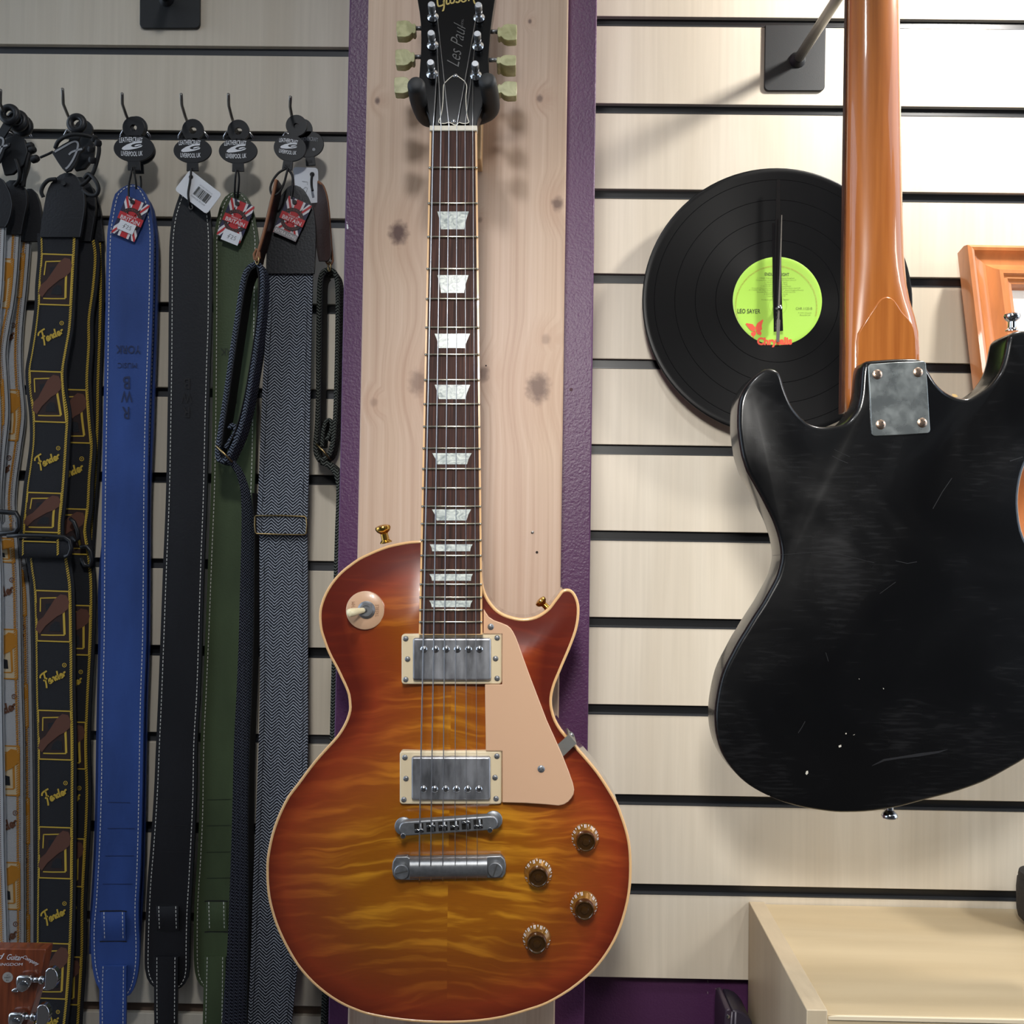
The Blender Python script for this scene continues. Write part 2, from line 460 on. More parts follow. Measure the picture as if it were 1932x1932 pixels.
# ================================================================== the setting
FLOORZ = -1.35
ZT, ZB = 1.25, FLOORZ
XL, XR = -1.5, 1.7
def plane(name, pts, m): return struct(make(name, pts, [(0,1,2,3)], m))
plane('floor', [(-5,-3.6,FLOORZ),(5,-3.6,FLOORZ),(5,.03,FLOORZ),(-5,.03,FLOORZ)], M_FLOOR)
plane('ceiling', [(XL,-3.6,ZT),(XR,-3.6,ZT),(XR,.03,ZT),(XL,.03,ZT)], M_CEIL)
plane('wall_rear', [(-5,-3.6,FLOORZ),(5,-3.6,FLOORZ),(5,-3.6,ZT+1.2),(-5,-3.6,ZT+1.2)], M_WALLPAINT)
wb = struct(box('wall_back', XL, XR, 0.020, 0.06, ZB, ZT, M_PURPLE))
marks = flat('paint_scrape', [poly([(1348.5,1864.5),(1356,1867),(1361,1869),(1370,1873),(1369,1874),(1360,1871.5),(1355,1869.5)]),
                              poly([(1334.5,1849),(1336,1849),(1336.5,1854),(1335.5,1854)]), poly([(1334.5,1871),(1335.7,1871),(1336,1876),(1335,1875)])], 0.0195, mat('bare_plaster', (150,140,140), .8), wb)
CXL, CXR = -0.1864, 0.0691
col = struct(box('wall_column', CXL, CXR, -0.13, 0.021, ZB, ZT, M_PURPLE, bevel=0.0015))
flat('paint_chip', [poly([(654,422),(656.5,424),(657.5,431),(655,433),(654,429)]), poly([(653,418),(655,419),(654.5,421)])], -0.1305, M_WHITEPRINT, col)
flat('paint_chip', [poly([(1105,95),(1106.5,94),(1106,98)]), poly([(1108,350),(1109.4,347),(1108.6,353)]), poly([(1074,733),(1078,731.5),(1081,734),(1079,738),(1075,737.5)])], -0.1305, mat('chip_dark', (70,40,52), .7), col)

def slat_wall(name, x0, x1, zslots, zbottom, slotmats):
    w = struct(box(name, x0, x1, 0.0095, 0.020, min(zslots[-1]-.1, zbottom) if zbottom is None else zbottom, ZT-0.01, M_SLOT))
    H = 0.0112
    edges = [ZT-0.012]
    tops = []
    for z in zslots: tops.append(z)
    prev = ZT-0.012
    k = 0
    for z, sm in zip(zslots, slotmats):
        box('slat', x0, x1, 0.0, 0.0096, z, prev, M_MAPLE, w, bevel=0.0006)
        # plastic insert: channel with a thin lip over the lower slat
        v, f = join([prism_vf([Vector((x0, y, q)) for y, q in pr], [Vector((x1, y, q)) for y, q in pr]) for pr in (
            [(0.0060, z-H), (0.0098, z-H), (0.0098, z), (0.0060, z)],)])
        make('slot_insert', v, f, sm, w)
        if sm is M_SLOT:
            pr = [(-0.0006, z-H-0.0002), (0.0070, z-H-0.0002), (0.0070, z-H+0.0016), (-0.0006, z-H+0.0011)]
            v, f = prism_vf([Vector((x0, y, q)) for y, q in pr], [Vector((x1, y, q)) for y, q in pr])
            make('slot_lip', v, f, M_SLOTLIP, w)
        prev = z-H
    box('slat', x0, x1, 0.0, 0.0096, zbottom, prev, M_MAPLE, w, bevel=0.0006)
    return w
def fillz(meas, n, up):
    zs = {}
    for k, pts in meas.items(): zs[k] = sum(U(x, y, 0).z for x, y in pts)/len(pts)
    ks = sorted(zs); out = []
    for i in range(-up, n):
        if i in zs: out.append(zs[i])
        elif i < ks[0]: out.append(zs[ks[0]]+0.1*(ks[0]-i))
        elif i > ks[-1]: out.append(zs[ks[-1]]-0.1*(i-ks[-1]))
        else:
            a = max(k for k in ks if k < i); b = min(k for k in ks if k > i)
            out.append(zs[a]+(zs[b]-zs[a])*(i-a)/(b-a))
    return out
LZ = fillz({0:[(650,90),(0,82)],1:[(640,249.4)],2:[(640,412.4)],3:[(640,574)],8:[(600,1386.7)],11:[(580,1898.6)]}, 18, 6)
RZ = fillz({0:[(1130,35.4),(1932,33)],1:[(1130,199),(1932,199)],2:[(1130,359.8),(1932,361)],8:[(1115,1328.6)],9:[(1170,1497),(1932,1514.3)],10:[(1200,1666.3),(1932,1683)]}, 11, 6)
B_, G_, W_ = M_SLOT, M_SLOTGREY, M_SLOTBROWN
lm = [B_]*6+[G_, B_, G_, B_, G_, B_, G_, B_, G_, B_, W_, W_]+[B_]*6
slat_wall('wall_left', XL, CXL, LZ, FLOORZ+0.12, lm)
slat_wall('wall_right', CXR, XR, RZ, U(1250, 1846, 0).z, [B_]*17)

# pine plank screwed to the column
PXL, PXR = -0.1626, 0.0386
plank = box('pine_plank', PXL, PXR, -0.155, -0.1301, ZB+0.02, ZT-0.02, M_PINE, bevel=0.0018)
tag(plank, 'long knotty pine plank fixed upright on the purple column', 'plank')
M_HOLE = mat('screw_hole', (40, 28, 24), 0.8)
for hx, hy, r in ((1004,1005,2.2),(1013,1042,2.4),(917,690,1.5)):
    P = U(hx, hy, -0.155); lathe('screw_hole', [(r*.00055, -.0002), (r*.00055, .0004)], P, (0,-1,0), M_HOLE, plank, 10)
P = U(1005, 1004, -0.155); lathe('screw', [(0.0012, 0), (0.0013, .0008), (0.0007, .0011)], P, (0,-1,0), M_STEEL, plank, 10)

# ceiling lamp, right-hand wall spotlight and an added fill spot, all out of view
def lamp(loc, tgt, r, label, stem_to):
    t = thing('spotlight', loc, label, 'lamp', 'shop lamps above the picture')
    d = (Vector(tgt)-Vector(loc)).normalized(); L = Vector(loc)
    lathe('housing', [(r*.5, -.13), (r*.9, -.115), (r*1.12, -.02), (r*1.12, 0.006), (r*1.05, 0.006), (r*1.03, -.006)], L, d, M_BLACKMETAL, t, 24)
    tube('stem', [L-d*.12, stem_to], .008, M_BLACKMETAL, t, 8)
lamp(LAMP_L, AIM_L, 0.075, 'black ceiling spotlight above the sunburst guitar', LAMP_L+Vector((0,-.1,.14)))
lamp(FILL_M, AIM_M, 0.075, 'black fill spotlight added behind the camera on a long stem', FILL_M+Vector((-.05,-.1,.82)))
lamp(LAMP_R, AIM_R, 0.18, 'large black ceiling spotlight aimed at the right slat wall', LAMP_R+Vector((.05,-.1,.64)))
lh = thing('wall_lamp', KEY+Vector((0,0,.05)), 'small bulb holder on the right slat wall above the picture', 'lamp')
lathe('holder', [(.012, .034), (.020, .040), (.020, .07), (.014, .09), (.006, .10)], KEY, (0,0,1), M_BLACKMETAL, lh, 20)
tube('stem', [KEY+Vector((0,0,.098)), KEY+Vector((0,.05,.125)), Vector((KEY.x, 0, KEY.z+.125))], .006, M_BLACKMETAL, lh, 8)

# ================================================================== cabinet under the right-hand slat wall
sb = U(1412, 1700, 0.0); YF = -0.262
sf = U(1522, 1905, YF)
zt = (sb.z+sf.z)/2; xs = sb.x
cab = thing('maple_cabinet', (xs+.3, -0.13, zt-.4), 'pale maple laminate cabinet with raised side board against the slat wall', 'cabinet')
def skewbox(name, x0b, x1b, x0f, x1f, z0, z1b, z1f, m, yb=-0.0012, yf=YF, bevel=0.0008):
    v = [(x0b,yb,z0),(x0b,yb,z1b),(x0f,yf,z0),(x0f,yf,z1f),(x1b,yb,z0),(x1b,yb,z1b),(x1f,yf,z0),(x1f,yf,z1f)]
    f = [(0,1,3,2),(4,6,7,5),(0,4,5,1),(2,3,7,6),(0,2,6,4),(1,5,7,3)]
    return make(name, v, f, m, cab, bevel=bevel)
CZ = FLOORZ
XE = 1.25
skewbox('side_board', sb.x, sb.x+.0178, sf.x, sf.x+.0178, CZ, sb.z, sf.z, M_MAPLE_SIDE)
skewbox('top_board', sb.x+.0179, XE, sf.x+.0179, XE, sf.z-.0255, sb.z-.0025, sf.z-.0045, M_MAPLE_TOP, yf=YF+0.002)
skewbox('edge_band', sb.x+.0179, XE, sf.x+.0179, XE, sf.z-.009, sf.z-.0046, sf.z-.0046, mat('maple_edge', (238,220,188), .35), yb=YF+.0021, yf=YF+.0002)
skewbox('drawer_front', sb.x+.0179, XE, sf.x+.0179, XE, CZ+.05, sf.z-.0105, sf.z-.0105, M_MAPLE_SIDE, yb=YF+.022, yf=YF+.003)
# dark canister standing on the cabinet, mostly beyond the right edge
cx = U(1978, 1690, -0.055)
M_DARKTEX = mat('dark_textured_case', (46, 44, 44), 0.7, bump=((700,700,700), .6))
can = lathe('black_canister', [(.018, 0), (.024, .001), (.0290, .006), (.0305, .013), (.0308, .035), (.0298, .046), (.0285, .0475), (.0290, .049), (.028, .054), (.02, .056)],
            Vector((cx.x, -0.055, zt-.0015)), (0,0,1), M_DARKTEX, None, 28)
tag(can, 'black textured canister standing on the maple cabinet at the right edge', 'canister')
# dark bracketed case below the slat wall beside the cabinet
case = thing('instrument_case', U(1400, 2300, -0.04), 'dark case with ribbed lid and rivet below the slat panel beside the cabinet', 'case')
M_CASE = mat('dark_case_shell', (50, 44, 58), 0.4)
prism('lid', [(1378,1932),(1380,1918),(1381,1905),(1392,1906.5),(1403,1911),(1411,1918),(1420,1930),(1424,2330),(1374,2330)], -0.05, 0.0, M_CASE, case, bevel=.002)
prism('clasp', [(1366.5,1935),(1368,1910),(1371,1904.5),(1378,1903.5),(1380.5,1908),(1378,1932),(1376,2325),(1364,2325)], -0.056, -0.005, mat('dark_plum_shell', (58,46,62), .4), case, bevel=.002)
for a, b in ((1381, 1379), (1388, 1387)):
    P = [U(a, 1909, -.0515), U(b, 1935, -.0515), U(b-3, 2320, -.0515)]
    tube('rib', P, .0011, mat('rib_grey', (120,116,128), .35), case, 8)
lathe('rivet', [(.0022, 0), (.002, .0012), (.0008, .0018)], U(1373.5, 1917.5, -.056), (0,-1,0), M_CHROME, case, 14)

# ================================================================== record clock
RY = -0.028
rc = U(1466, 568.5, RY); RR = 0.1515
clock = thing('record_clock', (rc.x, RY, rc.z-RR), 'black vinyl record clock with lime green label hung behind the black guitar', 'clock')
t = NB('vinyl', rough=0.3)
t.b.inputs['Base Color'].default_value = lin((13,13,14)); t.b.inputs['Specular IOR Level'].default_value = 0.16; t.b.inputs['Anisotropic'].default_value = 0.6
t.b.inputs['Roughness'].default_value = 0.32
tg = t.N.new('ShaderNodeTangent'); tg.direction_type = 'RADIAL'; tg.axis = 'Y'; t.L.new(tg.outputs[0], t.b.inputs['Tangent'])
X_, Y_, Z_ = t.sep()
dx = t.math('SUBTRACT', X_, rc.x); dz = t.math('SUBTRACT', Z_, rc.z)
rad = t.math('SQRT', t.math('ADD', t.math('MULTIPLY', dx, dx), t.math('MULTIPLY', dz, dz)))
gap = t.noise(t.comb(t.math('MULTIPLY', rad, 900.0), 0.0, 0.0), 1, 2)
bands = t.N.new('ShaderNodeMath'); bands.operation = 'PINGPONG'; t.L.new(rad, bands.inputs[0]); bands.inputs[1].default_value = 0.0115
bl = t.mr(bands.outputs[0], 0.0, 0.0006, 0.10, 0.34)
t.L.new(bl, t.b.inputs['Roughness'])
t.bump(gap, 0.10, 0.0004); M_VINYL = t.m
prof = [(RR-.002, .0009), (RR, .0004), (RR, -.0004), (RR-.002, -.0011), (RR-.006, -.0008), (.055, -.0007), (.051, -.0011), (.0025, -.0011)]
lathe('record', [(r, -h) for r, h in prof], rc, (0,-1,0), M_VINYL, clock, 96)
lathe('movement', [(.027, 0), (.027, .025)], rc+Vector((0, .0262, 0)), (0,-1,0), M_BLACKPLASTIC, clock, 4, smooth=False)
M_LIME = mat('lime_label', (166, 212, 78), 0.45)
LY = RY-.0013
lab = lathe('paper_label', [(.0500, 0), (.0500, .0003), (.0490, .0006), (.0470, .0003), (.0450, .00035), (.0448, .0003), (.004, .0003)], rc+Vector((0,-.0010,0)), (0,-1,0), M_LIME, clock, 72)
M_REDP = mat('label_red', (238, 84, 58), 0.5); M_LBLK = mat('label_black', (44, 50, 24), 0.6); M_LFAINT = mat('label_olive', (96, 112, 44), 0.6); M_LRED2 = mat('label_faint_red', (170, 140, 60), 0.6)
lx, ly = 1464.5, 578.5
DY = RY-.00165
flat('label_title', [text_px('LEO SAYER', 1413, 587, 43, 8.5, 1, bold=.012)], DY, M_LBLK, lab); flat('label_title', [text_px('ENDLESS FLIGHT', 1466, 517.5, 46, 6, 1, bold=.012)], DY, M_LBLK, lab)
lines = ['1. I HEAR THE LAUGHTER  (Sayer/Vaughan)', 'Chrysalis Music Ltd/Screen Gems-EMI Music Ltd 3.19', '2. MAGDALENA  (Leo Sayer)', 'Chrysalis Music Ltd 4.22', '3. HOW MUCH LOVE  (Sayer/Mann)', 'Chrysalis Music Ltd Screen Gems/Columbia Music Ltd 3.35', '4. I THINK WE FELL IN LOVE TOO FAST  (Sayer/Vaughan/Poncia)', 'Chrysalis Music Ltd/Screen Gems Music Ltd 3.06', '5. ENDLESS FLIGHT  (Gold)', 'Copyright Control 3.39']
ws = [70, 76, 43, 44, 57, 92, 103, 73, 44, 36]
sh = []
for i, (s, wd) in enumerate(zip(lines, ws)):
    sh.append(text_px(s, 1464+ (0 if i != 6 else .5), 525+i*3.75, wd, 2.6, 0, res=1))
sh.append(text_px('Produced by RICHARD PERRY', 1463, 565.8, 52, 2.6, 0, res=1))
sh.append(text_px('CHR 1125-B', 1517, 582, 31, 5, 0)); sh.append(text_px('P 1976 Chrysalis', 1519, 590.5, 25, 2.6, 0, res=1)); sh.append(text_px('Records Ltd', 1519, 594.3, 19, 2.6, 0, res=1))
flat('label_small_print', sh, DY, M_LFAINT, lab)
rim = 'ALL RIGHTS OF THE MANUFACTURER AND OF THE OWNER OF THE RECORDED WORK RESERVED UNAUTHORISED PUBLIC PERFORMANCE BROADCASTING AND COPYING OF THIS RECORD PROHIBITED'
flat('label_rim_print', [ring_text(rim, lx, ly, 76.5, 2.6, -108, 104)], DY, M_LRED2, lab)
flat('label_logo', [text_px('Chrysalis', 1461.5, 645.5, 66, 19, -1, bold=.05)], DY, M_REDP, lab)
but = [[(0,0),(-5,-6),(-17,-8),(-18,-6),(-12,2),(-7,7),(-1,8)], [(0,1),(4,-8),(14,-15),(15,-13),(12,-3),(13,3),(9,8),(2,8)], [(-1,7),(-8,10),(-8,15),(-5,17),(-3,22),(-2.5,17),(1,14),(2,8)], [(2,7),(11,8),(12,12),(10,15),(11,19),(8.5,14),(4,13)]]
flat('label_butterfly', [poly([(1425+x, 617.5+y) for x, y in b]) for b in but], DY, M_REDP, lab)
flat('label_ring', [stroke(circ(lx+3, ly-2, 17, 40), .5, True)], DY, mat('label_groove', (140,184,66), .5), lab)
# hands, all near twelve o'clock
HY = RY-.012
M_HAND = mat('hand_black', (14,14,15), .25); M_HAND2 = mat('hand_edge_black', (30,30,32), .15)
prism('minute_hand', [(1465.5,339),(1471.5,339),(1475,560),(1477.5,624),(1460,626),(1459.5,560)], HY, HY+.0006, M_HAND, clock)
prism('hour_hand', [(1457,421),(1462.5,421),(1475,566),(1475,600),(1459.5,600),(1458,560)], HY+.0022, HY+.0028, M_HAND2, clock)
prism('second_hand', [(1474.2,405.5),(1475.8,405.5),(1473.6,520),(1472,570),(1470.5,602),(1472.3,604),(1470.5,645),(1464.5,645),(1465.5,604),(1467,600),(1468.2,570),(1470.5,520)], HY-.0026, HY-.0021, mat('hand_silver', (196,192,184), .25, .9), clock)
hp = U(1470, 581, HY-.003)
lathe('hand_pin', [(.0025, -.012), (.0025, .0005), (.0028, .0010), (.0026, .0022), (.0012, .003)], hp, (0,-1,0), M_CHROME, clock, 18)
lathe('centre_washer', [(.0042, 0), (.0042, .0012), (.003, .0016)], Vector((rc.x, RY-.0012, rc.z-.0075)), (0,-1,0), M_GOLD, clock, 18)

# ================================================================== picture frame leaning behind the black guitar
# the frame tips forward at the foot; its own plane, moulding profile swept round the rectangle
tilt = math.radians(13)
fo = U(1818.5, 464, -0.034)
rt_ = Vector((1, 0, -0.006)).normalized(); dn_ = Vector((0, -math.sin(tilt), -math.cos(tilt))); nn_ = rt_.cross(dn_)
if nn_.y > 0: nn_ = -nn_
fr = thing('picture_frame', fo+dn_*.36+rt_*.12, 'moulded orange pine picture frame with white mat behind the black guitar', 'picture frame')
M_FRAMEW = mat('frame_pine', (196, 122, 70), 0.3, coat=0.5, noise=((60, 60, 9), .18))
FWD, FHT = 0.30, 0.40
prof = [(0,-.016),(0,.0),(.0015,.005),(.005,.0068),(.008,.0055),(.0095,.0022),(.014,-.001),(.022,-.0015),(.029,.0030),(.0325,.0070),(.0365,.0068),(.0385,.0035),(.0415,.0042),(.0440,.0015),(.0465,.0010),(.0490,-.004),(.0490,-.016)]
def FP(a, b, h): return fo + rt_*a + dn_*b + nn_*h
def rail(name, side):
    v = []
    for ins, h in prof:
        if side == 'l': a, b = (ins, ins), (ins, FHT-ins)
        elif side == 'r': a, b = (FWD-ins, ins), (FWD-ins, FHT-ins)
        elif side == 't': a, b = (ins, ins), (FWD-ins, ins)
        else: a, b = (ins, FHT-ins), (FWD-ins, FHT-ins)
        v += [FP(a[0], a[1], h), FP(b[0], b[1], h)]
    n = len(prof); f = [(2*i, 2*i+1, 2*((i+1) % n)+1, 2*((i+1) % n)) for i in range(n)]
    f += [tuple(range(0, 2*n, 2)), tuple(range(1, 2*n, 2))]
    o = make(name, v, f, M_FRAMEW, fr, smooth=True); o.data.set_sharp_from_angle(angle=0.6)
for s in 'lrtb': rail('rail', s)
q = [FP(.047,.047,-.009), FP(FWD-.047,.047,-.009), FP(FWD-.047,FHT-.047,-.009), FP(.047,FHT-.047,-.009)]
v, f = prism_vf(q, [p-nn_*.004 for p in q]); make('mat_board', v, f, mat('white_mat', (236,234,228), .6), fr)

# ================================================================== wall hook plates
def hook_plate(pts, base, tip, label, r=.0062, yoke=None):
    b0 = U(base[0], base[1], 0); t = thing('wall_hanger', b0, label, 'hanger', 'guitar hangers on the slat walls')
    prism('plate', pts, -0.0035, 0.0, M_BLACKMETAL, t, bevel=.0007)
    P1 = U(tip[0], tip[1], tip[2])
    tube('arm', [b0+Vector((0,-.003,0)), b0.lerp(P1, .5), P1], r, M_STEEL if yoke else M_BLACKMETAL, t, 14)
    lathe('weld', [(r*1.7, 0), (r*1.35, .004), (r*1.05, .006)], b0+Vector((0,-.0034,0)), (P1-b0), M_BLACKMETAL, t, 14)
    return t, P1
def plate(x0, x1, y0, y1, r=8, sk=0):
    p = rrect(x0, x1, y0, y1, r); return [(x+sk*(y-y0)/(y1-y0), y) for x, y in p]
def plate2(x0, x1, y0, y1, r, sk):
    # square top corners, rounded bottom corners
    p = [(x0, y0), (x1, y0)] + [q for q in rrect(x0, x1, y0, y1, r) if q[1] > (y0+y1)/2]
    return [(x+sk*(y-y0)/(y1-y0), y) for x, y in p]
hook_plate(plate2(264, 378, -70, 53, 9, -1), (317, 2), (285, -62, -0.075), 'black square wall hanger plate above the hanging straps', .0055)
hk, tipP = hook_plate(plate2(1444, 1558.5, 47, 171, 9, -2), (1503, 116), (1640, -95, -0.2), 'black square wall hanger plate with steel arm holding the black guitar', .0058, yoke=True)
# ================================================================== sunburst electric guitar (front towards us)
GY = -0.238                                 # rim of the carved top
OUT = [(797,1019.5),(775,1020.5),(754,1024),(732,1029),(710,1037),(692,1045),(676,1053),(659,1065),(644,1077),(630,1092),(618,1109),(609,1127),(603,1146),(601.5,1160),(602,1175),(604,1190),(609,1206),(615,1223),(623,1241),(634,1261),(644,1282),(651,1297),(656,1311),(658,1328),(658,1340),(653,1357),(645,1373),(635,1388),(619,1406),(602.5,1424),(589,1440),(576,1457),(560,1479),(543,1501),(528,1530),(516,1560),(508,1590),(503,1619),(502,1640),(502.5,1665),(505,1690),(510,1714),(519,1743),(530,1769),(544,1796),(560,1822),(579,1845),(600,1865),(625,1884),(650,1898.5),(670,1907),(691,1914.5),(725,1921.5),(760,1926.5),(800,1930),(850,1931),(900,1928.5),(950,1921),(1000,1906.5),(1024,1898.5),(1045,1888.5),(1077,1869),(1105,1847),(1122,1831),(1138,1812),(1154,1788),(1167,1763),(1178,1733),(1186,1702),(1190.5,1672),(1192,1642),(1191.5,1615),(1189,1589),(1183,1563),(1175,1539),(1167,1518),(1156,1498),(1143,1477),(1128,1455),(1110,1433),(1091,1411.5),(1075,1394),(1060,1377),(1049,1358),(1043,1338),(1041.5,1323),(1043,1308),(1048,1290),(1055,1273),(1063,1254),(1072.5,1232),(1081,1211),(1088.5,1189),(1092.5,1168),(1093.5,1148),(1091,1133),(1085.5,1120.5),(1079,1113.5),(1071.5,1111),(1064,1112),(1058,1115.5),(1051,1125),(1044,1134),(1035,1146),(1023.5,1155.5),(1010,1163),(994.5,1166.5),(980,1166.5),(965.5,1163.5),(951,1158.5),(939,1151),(930,1142),(922,1130.5),(915,1116),(911,1099),(909.5,1080),(909,1060)]
lp_base = U(850, 1931, GY)
lp = thing('electric_guitar', (lp_base.x, GY+.025, lp_base.z), 'sunburst single-cutaway electric guitar hung in front of the pine plank', 'guitar')
cur = [ (p.x, p.y) for p in catmull([(x, y, 0) for x, y in OUT], 2) ]
O3 = [U(x, y, GY) for x, y in cur]
n = len(O3)
area2 = sum(O3[i].x*O3[(i+1) % n].z-O3[(i+1) % n].x*O3[i].z for i in range(n))
sgn = 1.0 if area2 > 0 else -1.0
def inset(P, d):
    out = []; m = len(P)
    for i in range(m):
        t = (P[(i+1) % m]-P[i-1]); t = Vector((t.x, 0, t.z)).normalized()
        out.append(P[i] + Vector((-t.z, 0, t.x))*d*sgn)
    return out
I3 = inset(O3, 0.0024)
poly2 = [(p.x, p.z) for p in O3]
def edist(x, z):
    best = 9.0
    for i in range(n):
        ax, az = poly2[i]; bx, bz = poly2[(i+1) % n]
        ux, uz = bx-ax, bz-az; L2 = ux*ux+uz*uz
        k = 0 if L2 == 0 else max(0, min(1, ((x-ax)*ux+(z-az)*uz)/L2))
        qx, qz = ax+ux*k-x, az+uz*k-z; d = qx*qx+qz*qz
        if d < best: best = d
    return math.sqrt(best)
def inside(x, z, P):
    c = False; j = len(P)-1
    for i in range(len(P)):
        if (P[i][1] > z) != (P[j][1] > z) and x < (P[j][0]-P[i][0])*(z-P[i][1])/(P[j][1]-P[i][1])+P[i][0]: c = not c
        j = i
    return c
DOME = 0.012
def dome(d):
    k = max(0.0, min(1.0, (d-.003)/.085)); s = k*k*(3-2*k)
    return DOME*s
def topY(px, py):
    p = U(px, py, GY-.006)
    for _ in range(2): p = U(px, py, GY-dome(edist(p.x, p.z)))
    return p.y
# carved maple top
pin = [(p.x, p.z) for p in I3]
co = [Vector(p) for p in pin]; ed_ = [(i, (i+1) % n) for i in range(n)]
xs_ = [p[0] for p in pin]; zs_ = [p[1] for p in pin]; st = 0.0062; k = 0
z = min(zs_)+st/2
while z < max(zs_):
    x = min(xs_)+(st/2 if k % 2 else st); k += 1
    while x < max(xs_):
        if inside(x, z, pin) and edist(x, z) > 0.0052: co.append(Vector((x, z)))
        x += st
    z += st*.87
vo, eo, fo_, *_r = delaunay_2d_cdt(co, ed_, [], 1, 1e-6)
dv = [edist(v.x, v.y) for v in vo]
me = bpy.data.meshes.new('top'); me.from_pydata([(v.x, GY-.0002-dome(d), v.y) for v, d in zip(vo, dv)], [], [tuple(f) for f in fo_]); me.update()
bm = bmesh.new(); bm.from_mesh(me); bmesh.ops.recalc_face_normals(bm, faces=bm.faces)
if sum(f.normal.y for f in bm.faces) > 0: bmesh.ops.reverse_faces(bm, faces=bm.faces)
bm.to_mesh(me); bm.free()
me.polygons.foreach_set('use_smooth', [True]*len(me.polygons))
a_ = me.attributes.new('edge', 'FLOAT', 'POINT'); a_.data.foreach_set('value', [min(1.0, d/0.11) for d in dv])
link('carved_top', me, lp, M_BURST)
# cream binding round the rim, mahogany back and sides
ring = [[Vector((p.x, GY+.0065, p.z)) for p in O3], [Vector((p.x, GY+.0004, p.z)) for p in O3], inset([Vector((p.x, GY-.0004, p.z)) for p in O3], .0005), [Vector((p.x, GY-.0005, p.z)) for p in I3], [Vector((p.x, GY+.0005, p.z)) for p in inset(O3, .0026)]]
V = sum(ring, []); F = []
for a in range(len(ring)-1):
    F += [(a*n+i, a*n+(i+1) % n, (a+1)*n+(i+1) % n, (a+1)*n+i) for i in range(n)]
make('binding', V, F, M_BINDING, lp, smooth=True)
S0 = [Vector((p.x, GY+.0065, p.z)) for p in O3]; S1 = [Vector((p.x, GY+.046, p.z)) for p in O3]; S2 = [Vector((p.x, GY+.0505, p.z)) for p in inset(O3, .004)]
V = S0+S1+S2; F = [(i, (i+1) % n, (i+1) % n+n, i+n) for i in range(n)]+[(n+i, n+(i+1) % n, 2*n+(i+1) % n, 2*n+i) for i in range(n)]+[tuple(range(2*n, 3*n))]
make('back_and_sides', V, F, M_MAHOG, lp, smooth=True).data.set_sharp_from_angle(angle=0.9)

# ---- neck
YB0, YN0 = -0.2625, -0.2575                   # fingerboard face at the body end and at the nut
def fbY(py): return YN0+(YB0-YN0)*(py-245)/(1196-245)
def fbL(py): return 810.8+(790.2-810.8)*(py-245)/(1196-245)
def fbR(py): return 899.8+(910.3-899.8)*(py-245)/(1196-245)
rows = [245+k*(1196-245)/24 for k in range(25)]
def strip(name, fl, fr_, m, dy0=0.0, dy1=.006, crown=0.0):
    V = []; F = []; NX = 7
    for py in rows:
        a, b = fl(py), fr_(py); yf = fbY(py)+dy0
        for k in range(NX):
            u = k/(NX-1); V.append(U(a+(b-a)*u, py, yf-crown*(1-(2*u-1)**2)))
        for k in range(NX):
            u = 1-k/(NX-1); p = U(a+(b-a)*u, py, yf); V.append(Vector((p.x, fbY(py)+dy1, p.z)))
    W = 2*NX
    for i in range(len(rows)-1):
        for k in range(W): F.append((i*W+k, i*W+(k+1) % W, (i+1)*W+(k+1) % W, (i+1)*W+k))
    F += [tuple(range(W)), tuple(range((len(rows)-1)*W, len(rows)*W))]
    return make(name, V, F, m, lp)
strip('fingerboard', lambda y: fbL(y)+3.4, lambda y: fbR(y)-3.4, M_ROSEWOOD, 0.0, .0062, .0007)
strip('neck_binding', fbL, lambda y: fbL(y)+3.5, M_BINDING, 0.0001, .006)
strip('neck_binding', lambda y: fbR(y)-3.5, fbR, M_BINDING, 0.0001, .006)
prism('fingerboard_end', [(790,1194),(910.4,1194),(910.5,1197.5),(789.8,1197.5)], YB0, YB0+.006, M_BINDING, lp)
# rounded neck back
V = []; F = []; W = 12
nrows = [238+k*(1110-238)/16 for k in range(17)]
for py in nrows:
    y0 = fbY(py)+.0058; a = U(fbL(py)+.6, py, fbY(py)); b = U(fbR(py)-.6, py, fbY(py)); d = .0155+.004*(py-238)/900
    for k in range(W):
        t_ = PI*k/(W-1); u = .5-.5*math.cos(t_)
        V.append(Vector((a.x+(b.x-a.x)*u, y0+d*math.sin(t_)**.8, a.z+(b.z-a.z)*u)))
for i in range(len(nrows)-1):
    for k in range(W): F.append((i*W+k, i*W+(k+1) % W, (i+1)*W+(k+1) % W, (i+1)*W+k))
F += [tuple(range(W)), tuple(range((len(nrows)-1)*W, len(nrows)*W))]
make('neck', V, F, M_NECKMAHOG, lp, smooth=True)
FR = [316.5,383.6,447,507.4,564,618,669,717,762.5,805,846,884.7,921,955.5,988.4,1019.4,1048.4,1076,1102.6,1127,1151,1173.6]
for py in FR:
    y = fbY(py)-.0012; a, b = fbL(py)+.6, fbR(py)-.6
    tube('fret', [U(a, py, y+.0009), U(a+2.5, py, y+.0002), U((a+b)/2, py, y-.0003), U(b-2.5, py, y+.0002), U(b, py, y+.0009)], .00105, M_FRET, lp, 8)
INL = [(399,432.5,825,884.5,832,876),(519,552.5,825,884,832,875.5),(629.6,656.5,820,887,827.6,877),(726,753,820,887.2,828,878),(855,876,815.6,889.7,825,881),(961,982,815,889,824,880),(1027,1040,811,891.6,815.5,887),(1083,1095.6,810.2,892,815,888.5),(1133,1145.5,810,891.6,814.5,887)]
